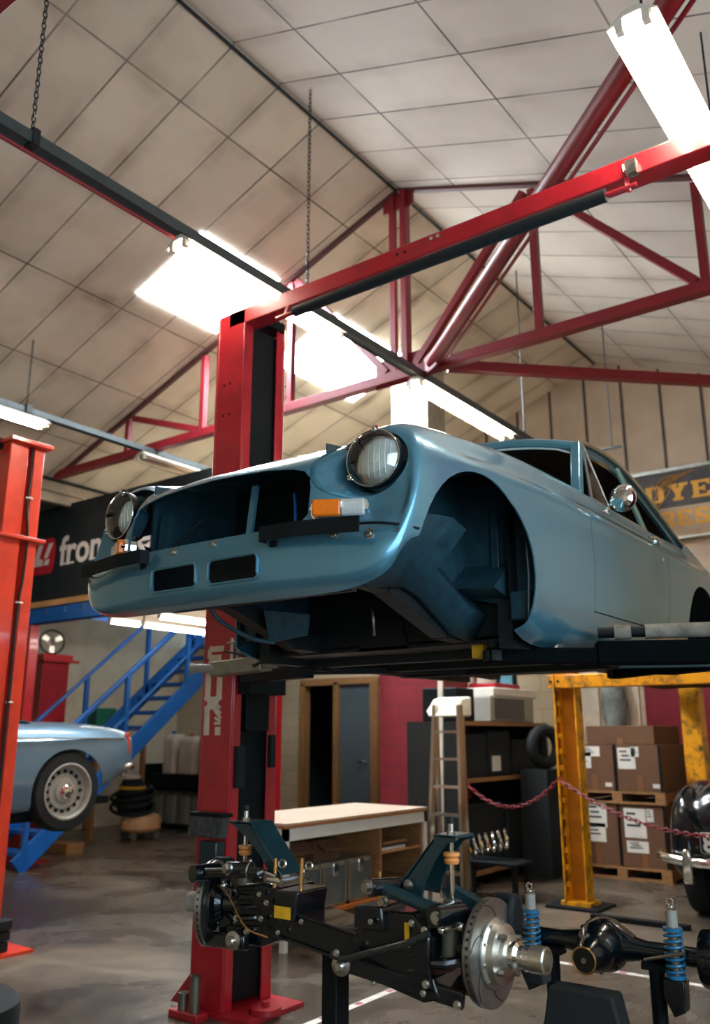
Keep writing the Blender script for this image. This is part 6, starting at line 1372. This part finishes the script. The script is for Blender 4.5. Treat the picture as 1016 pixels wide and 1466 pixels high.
def word(txt, x, z, wd, h, gap, y):
    for ch in txt:
        mb = MB()
        for i_, P in enumerate(GL[ch]): mb.prism([(x + a * wd / 10, y + .0002 * i_, z + b * h / 10) for a, b in P], (0, .003, 0))
        l = mb.build('sign_letter', M['signyellow'], sg); x += wd + gap
word('GOODYEAR', -4.13, 4.18, .245, .215, .035, 10.496)
word('TYRES', -3.53, 3.86, .19, .19, .012, 10.489)
# winged shoe emblem between the letters
mb = MB()
for P in ([(-3.30, 4.42), (-3.22, 4.36), (-3.10, 4.44), (-3.06, 4.38), (-3.10, 4.28), (-3.24, 4.12), (-3.28, 4.20), (-3.24, 4.30)], ):
    n = len(P)
    for i in range(n): mb.bar((P[i][0] + .10, 10.492, P[i][1]), (P[(i + 1) % n][0] + .10, 10.492, P[(i + 1) % n][1]), .014, .003, up=(0, 1, 0))
for k in range(4):
    pts = [(-3.14 + .03 * k, 10.491, 4.40 - .03 * k), (-3.02 + .02 * k, 10.491, 4.49 - .025 * k), (-2.80 - .03 * k, 10.491, 4.50 - .02 * k), (-2.68 - .08 * k, 10.491, 4.53 - .02 * k)]
    mb.tube(spline(pts, 4), .008, 6)
B('emblem', mb, mat('faded_ochre', (150, 104, 50), .6, 0, .1), sg)

# ------------------------------------------------------------------ floor markings, tyre at the lower left
mt = mat('worn_white_tape', (206, 200, 190), .6, 0, .08, 12, dirt=(130, 110, 96), dirt_amt=.6, dirt_scale=8)
tp = thing('floor_tape', 'white floor tape with small red marks, running in two lines on the concrete', 'tape', (-3.05, 5.55, 0))
B('line', MB().box(-3.075, -3.025, 1.0, 5.62, .0006, .0022), mt, tp); B('line', MB().box(-3.025, .9, 5.56, 5.61, .0006, .0022), mt, tp)
mb = MB()
for i in range(14): mb.box(-3.066, -3.034, 1.4 + i * .30, 1.45 + i * .30, .0022, .0030)
for i in range(10): mb.box(-2.8 + i * .32, -2.75 + i * .32, 5.57, 5.60, .0022, .0030)
B('tape_mark', mb, mat('faded_red_print', (150, 70, 74), .6), tp)
o = MB().lathe([(.17, -.09), (.27, -.095), (.31, -.06), (.315, 0), (.31, .06), (.27, .095), (.17, .09), (.165, 0), (.17, -.09)], (-4.26, 2.50, .096), (0, 0, 1), 40, cap=False).build('tyre', M['rubber']); tag(o, 'black tyre lying on the floor at the bottom left corner', 'tyre')
# odds and ends on the car
o = MB().prism([(XC + .20, 2.62, 2.478), (XC + .46, 2.62, 2.475), (XC + .46, 2.80, 2.496), (XC + .20, 2.80, 2.502)], (0, 0, .022)).build('cloth_pad', mat('grey_felt', (96, 112, 118), .9, 0, .15, 20), None, bevel=.006); tag(o, 'folded grey cloth lying on the bonnet beside the near headlamp', 'cloth')
